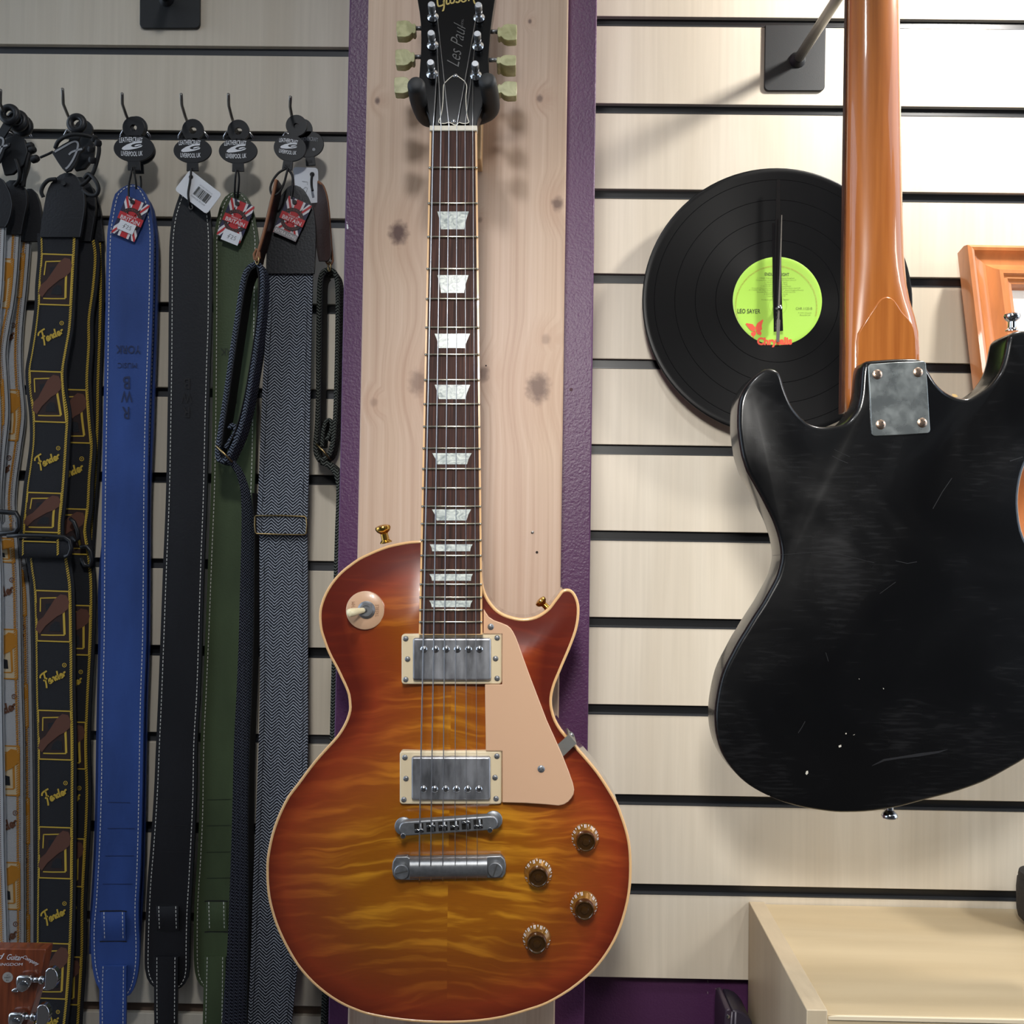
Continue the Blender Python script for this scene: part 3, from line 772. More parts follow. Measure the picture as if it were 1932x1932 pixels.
for y0, y1, a, b, c_, d_ in INL:
    yy = fbY((y0+y1)/2)-.00085
    P = [(a,y0),(b,y0),((b+d_)/2-1.2,(y0+y1)/2),(d_,y1),(c_,y1),((a+c_)/2+1.2,(y0+y1)/2)]
    prism('inlay', P, yy, yy+.0008, M_PEARL, lp)
prism('nut', [(810.6,236.5),(900,236.5),(900,246.5),(810.6,246.5)], YN0-.0018, YN0+.006, M_BONE, lp, bevel=.0005)

# ---- headstock, tipped back behind the nut
HP0 = U(855, 237, YN0+.003); ha = math.radians(9)
HN = Vector((0, -math.cos(ha), math.sin(ha)))        # its outward normal
def H(px, py, h=0.0): return UN(px, py, HP0+HN*h, HN)
hs = [(811.5,238),(810,228),(807,216),(800,200),(794,183),(790.6,165),(790.6,150),(792,130),(793.3,112.6),(794.5,90),(794.7,70),(794,46),(791.5,21),(788,0),(783,-30),(778,-60),(775,-78),(800,-86),(832,-84),(848,-76),(856,-70),(864,-76),(880,-85),(912,-88),(943,-80),(941,-60),(937.5,-30),(933.7,0),(929,30),(926.5,50),(924.4,70),(922.8,90),(922,105.6),(922.2,125),(922.6,140),(921,160),(917,183),(911,200),(905.5,215),(901.5,224),(899.8,238)]
hf = [H(x, y) for x, y in hs]; hb = [p-HN*.014 for p in hf]
v, f = prism_vf(hf, hb); make('headstock', v, f, M_BLACKGLOSS, lp, bevel=.0008)
def hflat(name, shapes, m, h=.0004):
    V = []; F = []
    for v, f in shapes:
        o = len(V); V += [H(x, y, h) for x, y in v]; F += [tuple(i+o for i in q) for q in f]
    me = bpy.data.meshes.new(name); me.from_pydata([tuple(q) for q in V], [], F); me.update(); return link(name, me, lp, m)
# the gold headstock logo (its foot just reaches into the picture)
gl = [[(838,-20),(832,-27),(826,-18),(825,-4),(826,9),(829,11.5),(837,8),(837.5,-2),(834,-2)],[(837,2),(838,10),(836.5,19),(834,20)],
      [(843,-6),(842.5,6),(845,7.5),(848,6)],[(850,-30),(849.5,6)],[(850,-4),(855,-6),(857.5,-1),(855.5,5),(850,6)],[(868,-7),(863,-8.5),(861,-5),(866,-1.5),(867,2.5),(863,4.5),(859.5,3)],
      [(875,-8),(870.5,-5),(870.5,1),(874.5,3.5),(879,.5),(879.5,-5),(875,-8)],[(884,-9),(884.5,2)],[(884.5,-5),(889,-9.5),(893,-8),(894,2),(897,7.5),(900.5,7)]]
hflat('headstock_logo', [stroke([(p.x, p.y) for p in catmull([(x, y, 0) for x, y in g], 4)], 3.0) for g in gl], M_GOLDPRINT)
hflat('headstock_signature', [text_px('Les Paul', 861, 84, 82, 24, -80, shear=.5, bold=-.008), text_px('MODEL', 872, 44, 17, 4, -83)], M_FAINT)
tr = [(859,141),(850,146),(843,152.5),(838,158),(836.5,166),(836,184),(835,199),(832,218),(827.5,230.5),(838,233),(846,231),(852,232.5),(857,235.5),(862,235.5),(866,231),(874,233),(884.5,231),(882,222),(880,206),(879,184),(880.5,168),(880,160),(876,153),(867,146)]
trp = [(p.x, p.y) for p in catmull([(x, y, 0) for x, y in tr], 3, True)]
hv = [H(x, y, .0022) for x, y in trp]; v, f = prism_vf(hv, [p-HN*.0019 for p in hv]); tc_ = make('truss_rod_cover', v, f, M_BLACKGLOSS, lp)
V = []; F = []
hflat('cover_edge', [stroke(trp, 1.3, True)], M_BONE, .0024)
def screw(P, nrm, r, m, parent, name='screw', cross=True):
    o = lathe(name, [(r, 0), (r, .0004), (r*.8, .0010), (r*.35, .0013)], P, nrm, m, parent, 16)
    a = Vector(nrm).orthogonal().normalized(); b = Vector(nrm).cross(a).normalized(); N_ = Vector(nrm).normalized(); parts = []
    ang = random.random()*PI
    u = a*math.cos(ang)+b*math.sin(ang); w_ = Vector(nrm).cross(u).normalized()
    for p, q in ((u, w_), (w_, u)) if cross else ((u, w_),):
        c0 = P+N_*.00125
        parts.append(([c0+p*r*.62+q*r*.12, c0+p*r*.62-q*r*.12, c0-p*r*.62-q*r*.12, c0-p*r*.62+q*r*.12], [(0,1,2,3)]))
    v, f = join(parts)
    make('slot', v, f, mat('slot_dark', (24,22,22), .7), o)
    return o
screw(H(859.5, 143.5, .0022), HN, .0022, M_CHROME, lp); screw(H(856, 228.5, .0022), HN, .0022, M_CHROME, lp)
# tuners
BUSH = [(817,33.5),(816.5,86.5),(815.6,141),(904,34.5),(902,88),(898,143.5)]
BTN = [(766,53.5,1),(764,107.5,1),(762,160,1),(957,60,1),(955.5,113.5,.66),(957,167,.92)]
tn = []
for i, ((bx_, by_), (qx, qy, sc)) in enumerate(zip(BUSH, BTN)):
    s = -1 if i < 3 else 1
    P = H(bx_, by_, 0)
    e = lathe('tuner', [(.0052, 0), (.0052, .0012), (.0040, .0022), (.0026, .0030), (.0026, .0055), (.0030, .0062)], P, HN, M_CHROME, lp, 20)
    lathe('post', [(.0024, .0055), (.0022, .0085), (.0031, .0105), (.0034, .0125), (.0034, .0165), (.0028, .0175)], P, HN, M_NICKEL2, e, 16)
    tube('string_winding', [P+HN*(.0062+.0004*k)+Vector((math.cos(k*.9)*.0029, 0, math.sin(k*.9)*.0029)) for k in range(18)], .0004, M_STRING, e, 5)
    hb_ = -.0075
    inner = H(bx_+s*20, qy, hb_); outer = H(qx-s*18, qy, hb_)
    tube('shaft', [inner, outer], .0019, M_NICKEL2, e, 10)
    q = [(-18.5,-5.5),(-16.5,-9.5),(-13,-9),(-12,-7.5),(-6,-14),(1,-15.5),(15,-14.5),(18,-13),(18.5,0),(17.5,14),(15,15.5),(1,16),(-6,13.5),(-12,7.5),(-13,9),(-16.5,9.5),(-18.5,5.5)]
    pts = [(qx+s*x, qy+y*sc) for x, y in q]
    fr2 = [H(x, y, hb_+.0042/ (1 if sc > .8 else .5)) for x, y in pts]; bk2 = [p-HN*(.0084 if sc > .8 else .0160) for p in fr2]
    v, f = prism_vf(fr2, bk2); make('button', v, f, M_TUNER, e, bevel=.0012)
# strings
NUTX = [817.6, 832, 847, 862, 877.4, 891.8]; BRX = [791.8, 813.2, 835.6, 858.5, 880, 900]; TLX = [791.2, 812.8, 835.4, 858.8, 880.4, 900.5]
SR = [.00058, .00050, .00042, .00030, .00024, .00020]
YBR = -0.2735
for i in range(6):
    b = BUSH[(2, 1, 0, 3, 4, 5)[i]]
    s = -1 if i < 3 else 1
    P0 = H(b[0]+(8 if i < 3 else -6), b[1]-2, .0075)
    tube('string', [P0, U(NUTX[i], 237, YN0-.0022), U(NUTX[i], 246, YN0-.0021), U(BRX[i], 1556, YBR), U(TLX[i], 1618, -.2655), U(TLX[i], 1640, -.2638), U(TLX[i], 1661, -.259)], SR[i], M_STRING, lp, 6)

# ---- pickups
def pickup(x0, x1, y0, y1, c, poles, py, scr):
    yb = -.2485
    pk = prism('pickup', rrect(x0, x1, y0, y1, 6), yb-.0065, GY-.004, M_CREAM2, lp, bevel=.0010)
    prism('cover', rrect(c[0], c[1], c[2], c[3], 5), yb-.0115, yb-.005, M_NICKEL, pk, bevel=.0016, seg=3)
    for k in poles:
        P = U(k, py, yb-.0113); o = lathe('pole_piece', [(.0031, 0), (.0030, .0007), (.0021, .0014), (.0008, .0017)], P, (0,-1,0), M_CHROME, pk, 14)
    for sx, sy in scr: screw(U(sx, sy, yb-.0063), (0,-1,0), .0025, M_NICKEL2, pk)
pickup(757.4, 946.7, 1196.5, 1291, (778.6,926.4,1204,1284), (799.7,822,842,863,884,904.6), 1225, ((765.5,1205),(938,1203.5),(765.5,1282),(938,1280),(769,1243.5),(935,1242.6)))
pickup(754, 946.5, 1417.5, 1517.5, (776,925.5,1428,1510), (799,820,840.7,861,882.4,903.4), 1489, ((764,1429),(937.6,1426.7),(762,1508.6),(936,1506.7),(766,1469),(934,1467)))
# ---- pickguard
pg = [(912.5,1149),(916,1155),(922,1164),(932,1170.5),(945,1175),(956.8,1180),(963,1185),(968,1192),(972.5,1201),(977,1212),(988,1243),(1000,1276),(1016,1318),(1032,1360),(1047,1393),(1062,1427),(1073,1455),(1081,1478),(1083.5,1490),(1082,1499),(1078,1506),(1072,1513),(1064,1518),(1054,1520.3),(1030,1518),(989,1515.3),(947.5,1514.3),(947.5,1417),(916.5,1417),(915,1291.5),(947.5,1291.5),(947.5,1196),(912,1196)]
prism('pickguard', pg, -.2562, -.2540, M_CREAM, lp, bevel=.0006)
screw(U(925.8,1182.5,-.2562), (0,-1,0), .0028, M_NICKEL2, lp); screw(U(1021,1450.7,-.2562), (0,-1,0), .0032, M_NICKEL2, lp)
# support bracket from the guard over the rim
b0, b1, b2, b3 = (1051.5,1405.5), (1071,1388), (1085.5,1405), (1062,1427.5)
A = [U(*b0, -.2535), U(*b1, -.2535), U(*b2, -.2535), U(*b3, -.2535)]
nb = (A[2]-A[1]).cross(Vector((0,1,0))).normalized()
if nb.x < 0: nb = -nb
e1, e2 = A[1], A[2]
down = [e1+Vector((0,.030,0)), e2+Vector((0,.030,0))]
th = Vector((0,.0015,0))
v = A+[p+th for p in A]; f = [(0,1,2,3),(4,5,6,7),(0,1,5,4),(1,2,6,5),(2,3,7,6),(3,0,4,7)]
v2 = [e1, e2, down[1], down[0]]; v2 = v2+[p+nb*.0014 for p in v2]
V, F = join([(v, f), (v2, f)])
brk = make('guard_bracket', V, F, M_STEEL, lp)
lathe('bracket_screw', [(.0028, 0), (.0026, .0012), (.001, .0018)], (e1+e2)/2+Vector((0,.019,0))+nb*.0014, nb, M_NICKEL2, lp, 14)
# ---- bridge
br0, br1 = Vector((766,1563.8)), Vector((926,1553))
dr = (br1-br0).normalized(); nr = Vector((-dr.y, dr.x))
def cap(c0, c1, r, n_=9):
    a0 = math.atan2(dr.y, dr.x); out = []
    for k in range(n_): t_ = a0+PI/2+PI*k/(n_-1); out.append((c0.x+r*math.cos(t_), c0.y+r*math.sin(t_)))
    for k in range(n_): t_ = a0-PI/2+PI*k/(n_-1); out.append((c1.x+r*math.cos(t_), c1.y+r*math.sin(t_)))
    return out
brg = prism('bridge', cap(br0, br1, 13.5), -.2705, -.2615, M_NICKEL2, lp, bevel=.0010)
for c0, off in ((br0, Vector((-4,-6))), (br1, Vector((5,-7)))):
    P = U(c0.x+off.x, c0.y+off.y, -.2600); lathe('thumbwheel', [(.0072, 0), (.0078, .0005), (.0078, .0022), (.0072, .0027)], P, (0,-1,0), M_NICKEL2, brg, 26)
    P2 = U(c0.x, c0.y, -.2500); lathe('post', [(.0025, -.004), (.0025, .0205), (.0021, .0212), (.0007, .0216)], P2, (0,-1,0), M_CHROME, brg, 14)
M_BLACKHOLE = mat('bridge_shadow_gap', (34,32,30), .6, .6)
for i, bxx in enumerate((790.4,813,835.6,857.5,879.5,902)):
    k = (bxx-br0.x)/dr.x; c0 = br0+dr*k
    def q(a, b): return (c0.x+dr.x*a+nr.x*b, c0.y+dr.y*a+nr.y*b)
    prism('saddle_slot', [q(-8.6,-8.6), q(8.6,-8.6), q(8.6,8.6), q(-8.6,8.6)], -.2709, -.2700, M_BLACKHOLE, brg)
    o = (4.5, -1.5, 0, 2, -4, 4)[i]
    prism('saddle', [q(-7.5,-2.2+o), q(-2,-2.2+o), q(0,-.6+o), q(2,-2.2+o), q(7.5,-2.2+o), q(7.5,2.4+o), q(-7.5,2.4+o)], -.2732, -.2700, M_CHROME, brg, bevel=.0003)
    tube('saddle_screw', [U(*q(3.2,-8.4), -.2716), U(*q(3.2,8.4), -.2716)], .0009, M_NICKEL2, brg, 8)
# ---- tailpiece
tp = [(747,1617),(769,1615.5),(772,1618.5),(918,1616),(924,1615),(945,1614.5),(952,1622),(954.8,1634),(953.5,1648),(948,1656.5),(933,1657.5),(918,1657),(772,1660.8),(760,1661),(747,1660),(741,1651),(739.2,1639),(741,1626)]
tl = prism('tailpiece', tp, -.2570, -.2505, M_NICKEL2, lp, bevel=.0014, seg=3)
V = []; F = []; W = 10
for i, px in enumerate((773, 919)):
    for k in range(W):
        t_ = PI*k/(W-1); V.append(U(px, 1638.5-20*math.cos(t_)-(px-773)/146*1.6, -.2560-.0088*math.sin(t_)))
for k in range(W-1): F.append((k, k+1, W+k+1, W+k))
F += [tuple(range(W)), tuple(range(W, 2*W)), (0, W-1, 2*W-1, W)]
make('tailpiece_bar', V, F, M_NICKEL2, tl, smooth=True).data.set_sharp_from_angle(angle=.8)
for sx, sy, an in ((758.6,1642.6,-14), (934.5,1638.6,-72)):
    P = U(sx, sy, -.2566); o = lathe('stud', [(.0058, 0), (.0064, .0006), (.0064, .0040), (.0058, .0046)], P, (0,-1,0), M_NICKEL2, tl, 26)
    u = Vector((math.cos(math.radians(an)), 0, -math.sin(math.radians(an)))); w_ = Vector((-u.z, 0, u.x)); c0 = P+Vector((0,-.00475,0))
    make('stud_slot', [c0+u*.0055+w_*.0006, c0+u*.0055-w_*.0006, c0-u*.0055-w_*.0006, c0-u*.0055+w_*.0006], [(0,1,2,3)], mat('slot_light', (120,120,118), .5, 1.0), o)
# ---- switch
SYF = topY(690, 1151)
swp = U(690, 1151, SYF)
sw = lathe('switch_washer', [(.0170, -.002), (.0170, .0034), (.0165, .0038), (.0070, .0038)], swp, (0,-1,0), M_CREAM, lp, 48)
flat('switch_lettering', [text_px('TREBLE', 711.5, 1152, 23.5, 6.5, -90), text_px('RHYTHM', 666.5, 1149, 27, 6.5, 90+180)], SYF-.0040, mat('switch_print', (150,112,84), .5), sw)
s2 = U(691.5, 1150.5, SYF-.0037)
lathe('switch_nut', [(.0078, 0), (.0078, .0012), (.0066, .0020), (.0056, .0032), (.0040, .0032), (.0038, .0022)], s2, (0,-1,0), M_NICKEL2, sw, 28)
tipv = U(663, 1155.5, SYF-.018)
tube('switch_lever', [s2+Vector((0,-.002,0)), s2.lerp(tipv, .3)], .0019, M_STEEL, sw, 10)
a_ = s2.lerp(tipv, .22)
lathe('switch_tip', [(.0024, 0), (.0027, .004), (.0034, .010), (.0038, .0145), (.0034, .0168), (.0018, .0180)], a_, tipv-a_, M_CREAMTIP, sw, 18)
# ---- knobs
for kx, ky, ro in ((1103.4,1579.5,0), (1015,1645.5,200), (1100.8,1706.5,100), (1012.3,1768.8,40)):
    yk = topY(kx, ky); P = U(kx, ky, yk+.0003)
    kn = lathe('knob', [(.0124, 0), (.0124, .0016), (.0112, .0040), (.0092, .0072), (.0086, .0084), (.0080, .0086)], P, (0,-1,0), M_GOLDKNOB, lp, 36)
    lathe('knob_top', [(.0086, .0080), (.0086, .0140), (.0080, .0150), (.0072, .0150), (.0060, .0136), (.0036, .0136), (.0028, .0150), (.0012, .0154)], P, (0,-1,0), M_KNOBTOP, kn, 36)
    sh = []
    for j in range(11):
        t_ = math.radians(ro-135+27*j+90); V0 = []
    parts = []
    for j in range(22):
        t_ = math.radians(ro+15*j); r0, r1 = (.0120, .0110) if j % 2 else (.0119, .0100); w_ = .05 if j % 2 else .075
        def kp(a, r): 
            hh = .0016+(.0124-r)/(.0124-.0092)*.0056; return P+Vector((math.cos(a)*(r+.0001), -hh-.0002, math.sin(a)*(r+.0001)))
        if j % 2: parts.append(([kp(t_-w_/2, r0), kp(t_+w_/2, r0), kp(t_+w_/2, r1), kp(t_-w_/2, r1)], [(0,1,2,3)]))
        else:
            for da in (-.05, .05): parts.append(([kp(t_+da-.022, r0), kp(t_+da+.022, r0), kp(t_+da+.022, r1), kp(t_+da-.022, r1)], [(0,1,2,3)]))
    v, f = join(parts); stuff(make('knob_numbers', v, f, M_WHITEPRINT, kn))
# ---- strap buttons
def strap_button(P, ax, m, parent, s=1.0):
    return lathe('strap_button', [(.0055*s, 0), (.0055*s, .001*s), (.0036*s, .003*s), (.0034*s, .0085*s), (.0062*s, .0110*s), (.0072*s, .0135*s), (.0066*s, .0155*s), (.003*s, .0168*s)], P, ax, m, parent, 24)
strap_button(U(728.5,1024,-.2225), (-.22,-.12,1), M_GOLD, lp)
strap_button(U(1036,1150,-.208), (-.75,-.05,.7), M_GOLD, lp, .8)

# ================================================================== hanger holding the sunburst guitar
hg = thing('guitar_hanger', U(862, 270, -.155), 'black padded yoke hanger on a pine block holding the sunburst guitar', 'hanger')
bf = -.187
pa = U(905.5, 301, bf); pb = U(909.3, 218, bf); pl_ = U(826, 301, bf)
box('wood_block', pl_.x, pb.x, bf, -.1555, pa.z, pa.z+.075, M_PINE_BLOCK, hg, bevel=.0012)
def arm(pts):
    P = catmull([U(x, y, Y) for x, y, Y in pts], 6)
    return P
c_ = (858, 226, -.203)
lft = [(858,222,-.2205),(826,224,-.222),(806,222,-.226),(796,208,-.237),(789,186,-.256),(785,158,-.278)]
rgt = [(858,222,-.2205),(890,222,-.222),(912,216,-.226),(926,205,-.236),(925,180,-.256),(918.5,150,-.278)]
for pth in (lft, rgt):
    P = arm(pth)
    R_ = [.0078]*len(P); R_[-1] = .0066
    P.append(P[-1]+(P[-1]-P[-3]).normalized()*.0012); R_.append(.0045)
    tube('padded_arm', P, R_, M_RUBBER, hg, 18)
tube('rod', [U(858,222,-.2205), U(860,226,-.186)], .006, M_BLACKMETAL, hg, 12)
# ================================================================== black guitar hung with its back towards us
BY = -0.240
BO = [(1451,694),(1462,696),(1471,702),(1476,713),(1481,730.6),(1486,744),(1492,758),(1499,770),(1508,781),(1517,790),(1526,797),(1538,802),(1549,804),(1561,804),(1572,802.5),(1585,801),(1598,795),(1610,782),(1618,768),(1622,752),(1624,739),(1625.5,718),(1627,700),(1630,686),(1638,680),(1660,678),(1690,676),(1720,675.5),(1735,677),(1743,682),(1748,690),(1756,703),(1767,721),(1780,734.5),(1794,743.5),(1807,749),(1820.5,751),(1833,749),(1850,739.5),(1868,726.5),(1878,714),(1886,702),(1892,688),(1896,674),(1899,660),(1901.5,646),(1905,634),(1912,627),(1922,623.5),(1935,623),(1955,626),(1975,636),(1992,655),(2003,682),(2007,715),(2003,750),(1990,785),(1970,820),(1950,852),(1936,878),(1928,905),(1924,935),(1924.5,965),(1930,1000),(1942,1028),(1962,1056),(1988,1086),(2014,1120),(2034,1160),(2045,1205),(2047,1250),(2038,1300),(2018,1345),(1990,1385),(1962,1413),(1934,1434.5),(1906,1451),(1882,1464.5),(1857,1477),(1825,1489),(1793,1499),(1760,1507.5),(1728.5,1516),(1696,1524.5),(1664,1530),(1632,1533.5),(1600,1534.5),(1576,1534),(1551.5,1531),(1520,1526),(1490,1518.5),(1468,1511),(1448,1502),(1427,1491),(1406.6,1477),(1389,1460),(1374,1441),(1364,1424),(1357,1406),(1351.5,1382),(1350,1358),(1350.5,1338),(1353,1319),(1357,1297),(1363,1274),(1371,1254),(1381,1235),(1393,1212),(1406.6,1190),(1423,1163),(1439,1138.6),(1450,1119),(1460.5,1100),(1468,1084),(1474,1061),(1475,1048),(1474,1033.6),(1470.5,1015),(1465,997),(1458,979),(1449,960.7),(1439,941),(1428.5,922),(1419,905),(1410,888),(1405,873),(1400.5,858),(1397,838),(1394.5,819.5),(1393,803),(1393,787.6),(1393.5,772),(1395,758),(1399,744),(1406,730),(1415,718.5),(1424,709),(1433,702),(1442,696.5)]
bp_ = U(1690, 1535, BY)
bg = thing('electric_guitar', (bp_.x, BY+.02, bp_.z), 'black electric guitar hung back to front with orange maple neck and metal neck plate', 'guitar')
t = NB('black_lacquer', rough=0.16, coat=0.25, coat_rough=0.06, spec=0.35)
sm = t.noise(t.mapped((9, 9, 9)), 1.0, 5, 0.8)
t.L.new(t.mr(sm, .35, .7, .14, .34), t.b.inputs['Roughness'])
scr = t.noise(t.mapped((55, 55, 420), rot=(0, .5, 0)), 1.0, 3)
t.color(t.mix(t.mr(t.math('MULTIPLY', sm, scr), .30, .42, 0.0, .35), (11, 11, 12), (40, 40, 41)))
M_BLACKBODY = t.m
cb = [(p.x, p.y) for p in catmull([(x, y, 0) for x, y in BO], 2, True)]
B3 = [U(x, y, BY) for x, y in cb]; nb_ = len(B3)
a2 = sum(B3[i].x*B3[(i+1) % nb_].z-B3[(i+1) % nb_].x*B3[i].z for i in range(nb_)); sgn = 1.0 if a2 > 0 else -1.0
def at_y(P, y): return [Vector((p.x, y, p.z)) for p in P]
levels = [at_y(inset(B3, .0040), BY), at_y(inset(B3, .0016), BY+.0007), at_y(inset(B3, .0004), BY+.0024), at_y(B3, BY+.0055), at_y(B3, BY+.033), at_y(inset(B3, .0006), BY+.0365), at_y(inset(B3, .004), BY+.039)]
V = sum(levels, []); F = []
for a in range(len(levels)-1): F += [(a*nb_+i, a*nb_+(i+1) % nb_, (a+1)*nb_+(i+1) % nb_, (a+1)*nb_+i) for i in range(nb_)]
F += [tuple(range(nb_)), tuple(range((len(levels)-1)*nb_, len(levels)*nb_))]
bod = make('body', V, F, M_BLACKBODY, bg, smooth=True); bod.data.set_sharp_from_angle(angle=.8)
M_CHIP = mat('paint_chip_pale', (196, 190, 176), .6); M_SCUFF = mat('scuff_grey', (34,34,36), .4); M_CHIPW = mat('chip_wood', (222,184,120), .6)
flat('chip', [poly([(1521,1455),(1524.5,1454),(1525,1459),(1522,1462),(1519.5,1460)]), poly([(1582,1407),(1587,1405),(1587.5,1409),(1583,1410.5)]), poly([(1595,1383),(1597.5,1383),(1597,1385.5),(1595,1385)]),
              poly([(1609,1387),(1613,1385),(1612,1386.5)]), poly([(1620,1280),(1622,1281),(1621,1282)]), poly([(1666,1298),(1668,1299),(1667,1301)]), poly([(1449,1501),(1452,1501),(1451,1503)])], BY-.0002, M_CHIP, bod)
for sc_ in [stroke([(1645,1445),(1668,1434),(1700,1429),(1735,1424),(1770,1419),(1788,1414)], [1,4,4,6,4,1]), stroke([(1690,1058),(1712,1063),(1730,1060)], 1.2), stroke([(1458,1048),(1560,1040),(1650,1062)], .7), stroke([(1506,1383),(1513,1372),(1519,1361)], 1.4), stroke([(1558,1231),(1563,1248)], 1), stroke([(1570,860),(1585,868),(1600,874)], 1.0), stroke([(1574,848),(1590,856),(1604,862)], .7), stroke([(1760,960),(1778,928),(1796,902)], 1.4), stroke([(1660,1120),(1690,1098)], 1.0), stroke([(1905,870),(1930,862)], 2)]: flat('scuff', [sc_], BY-.0002, M_SCUFF, bod)
flat('edge_chip', [poly([(1796,743),(1803,744),(1808,748),(1802,749.5),(1797,747)])], BY-.0004, M_CHIPW, bod)
# neck
NF, NBK = BY+.046, BY+.0215
def nl(py): return 1598.5+(1588-1598.5)*(py-0)/770
def nr_(py):
    pts = [(-400,1690),(0,1697.5),(300,1701.5),(420,1704),(480,1706),(540,1710.5),(580,1717),(606,1725.5),(630,1729.5),(780,1732)]
    for (a, b), (c, d) in zip(pts, pts[1:]):
        if a <= py <= c: return b+(d-b)*(py-a)/(c-a)
    return pts[-1][1]
t = NB('amber_maple_neck', rough=0.24, coat=0.8)
t.color(t.ramp(t.noise(t.mapped((160, 60, 6)), 1, 4, .3), [(0.3, (158, 88, 34)), (0.7, (186, 112, 50))])); M_AMBER = t.m
V = []; F = []; W = 15
nrow = [-330+k*30 for k in range(38) if -330+k*30 <= 780]
for py in nrow:
    a = U(nl(py), py, NF-.006); b = U(nr_(py), py, NF-.010)
    fl_ = max(0, min(1, (py-500)/160))                    # the back flattens into the heel
    for k in range(W):
        t_ = PI*k/(W-1); c0, s0 = math.cos(t_), math.sin(t_)
        e = 1.0-.55*fl_
        u = .5-.5*(abs(c0)**e)*(1 if c0 > 0 else -1); dpt = (abs(s0)**(.85-.45*fl_))
        V.append(Vector((a.x+(b.x-a.x)*u, NF-.006-(NF-.006-NBK)*dpt, a.z+(b.z-a.z)*u)))
for i in range(len(nrow)-1):
    for k in range(W): F.append((i*W+k, i*W+(k+1) % W, (i+1)*W+(k+1) % W, (i+1)*W+k))
F += [tuple(range(W)), tuple(range((len(nrow)-1)*W, len(nrow)*W))]
nk = make('neck', V, F, M_AMBER, bg, smooth=True)
heel = [(1617,700),(1617,646),(1619.6,628),(1631,608),(1640,594),(1649.5,580),(1656,570),(1662.7,563.5),(1668,560.5),(1674,559.5),(1681,561),(1687.6,565.5),(1695,576),(1702.5,588),(1715.7,602),(1722,611),(1726,620),(1729,639),(1730,700)]
prism('heel', heel, NBK-.0012, NBK+.012, M_AMBER, bg, bevel=.0012)
fb = [(nl(-330)-1, -330), (nr_(-330)-2, -330), (nr_(500)-3, 500), (nr_(640)-4, 640), (1722, 780), (1586, 780)]
fbp = [U(x, y, NF-.0055) for x, y in fb]; v, f = prism_vf(fbp, [p+Vector((0,.006,0)) for p in fbp]); make('fingerboard', v, f, M_ROSEWOOD, bg)
flat('neck_dent', [poly([(1680,243.5),(1688,241),(1697,239.5),(1697.5,242),(1690,246),(1684,247)]), poly([(1684,115),(1689,112),(1690,116)]), poly([(1685,125),(1691,124),(1690,131),(1687,134)])], NBK+.006, mat('neck_dent_pale', (236,190,132), .4), nk)
hpx = [(1596,-325),(1692,-325),(1730,-380),(1740,-640),(1690,-690),(1590,-660),(1570,-400)]
prism('headstock', hpx, NF-.018, NF-.004, M_AMBER, bg, bevel=.001)
# neck plate
pp = [(1638,692),(1640,688.5),(1643,686.5),(1690,683.5),(1742,681.3),(1745.5,682.5),(1747.3,686),(1751,735),(1753.5,785),(1755.5,810),(1754.5,814.5),(1751,817),(1700,820.5),(1651,822.5),(1647.5,821.5),(1645,818),(1642,760)]
t = NB('worn_plate', rough=0.3, metal=0.7)
wn_ = t.noise(t.mapped((60, 60, 60)), 1, 6, .15)
t.color(t.ramp(wn_, [(0.3, (138, 144, 144)), (0.7, (152, 157, 156))])); t.L.new(t.mr(wn_, .4, .7, .2, .5), t.b.inputs['Roughness']); t.bump(wn_, .12, .0006)
plt = prism('neck_plate', pp, BY-.0016, BY+.0002, t.m, bg, bevel=.0006)
for sx, sy in ((1655.2,706.5), (1732,702.4), (1661.6,801), (1739.8,797.6)): screw(U(sx, sy, BY-.0015), (0,-1,0), .0044, mat('rusty_screw', (186,160,140), .3, 1.0), plt)
flat('stamped_word', [text_px('JAPAN', 1693, 705.5, 22, 6, -4)], BY-.0018, mat('stamp_light', (176,184,184), .35, .8), plt)
strap_button(U(1909, 625, BY+.020), (0,-.05,1), M_CHROME, bg)
strap_button(U(1678, 1510, BY+.02), (0,-.05,-1), M_CHROME, bg)
# yoke on the hanger arm that carries the neck (above the picture)
yk0 = tipP
for s in (-1, 1):
    P = catmull([yk0, yk0+Vector((s*.02, -.004, 0)), yk0+Vector((s*.034, -.02, .004)), yk0+Vector((s*.036, -.06, .012))], 5)
    tube('padded_arm', P, .0075, M_RUBBER, hk, 12)

# ================================================================== acoustic guitar headstock, bottom left, seen from the back
AY = -0.20
ag = thing('acoustic_guitar', U(-30, 2500, AY), 'reddish mahogany guitar headstock with chrome tuners and white lettering', 'guitar')
t = NB('red_mahogany', rough=0.28, coat=0.7)
t.color(t.ramp(t.noise(t.mapped((260, 60, 14)), 1, 4, .4), [(0.3, (96, 42, 22)), (0.7, (146, 74, 40))])); M_REDM = t.m
hd = [(-150,1788),(-60,1789.5),(0,1790),(85.4,1791.2),(85.2,1795),(77.8,1838),(68.6,1874),(58,1910),(50,1936),(38,2000),(30,2100),(16,2180),(12,2215),(-78,2215),(-84,2180),(-100,2100),(-118,1960),(-140,1838)]
acb = prism('headstock', hd, AY, AY+.015, M_REDM, ag, bevel=.0008)
prism('neck', [(10,2195),(16,2600),(-84,2600),(-76,2195)], AY+.003, AY+.02, M_REDM, ag, bevel=.006)
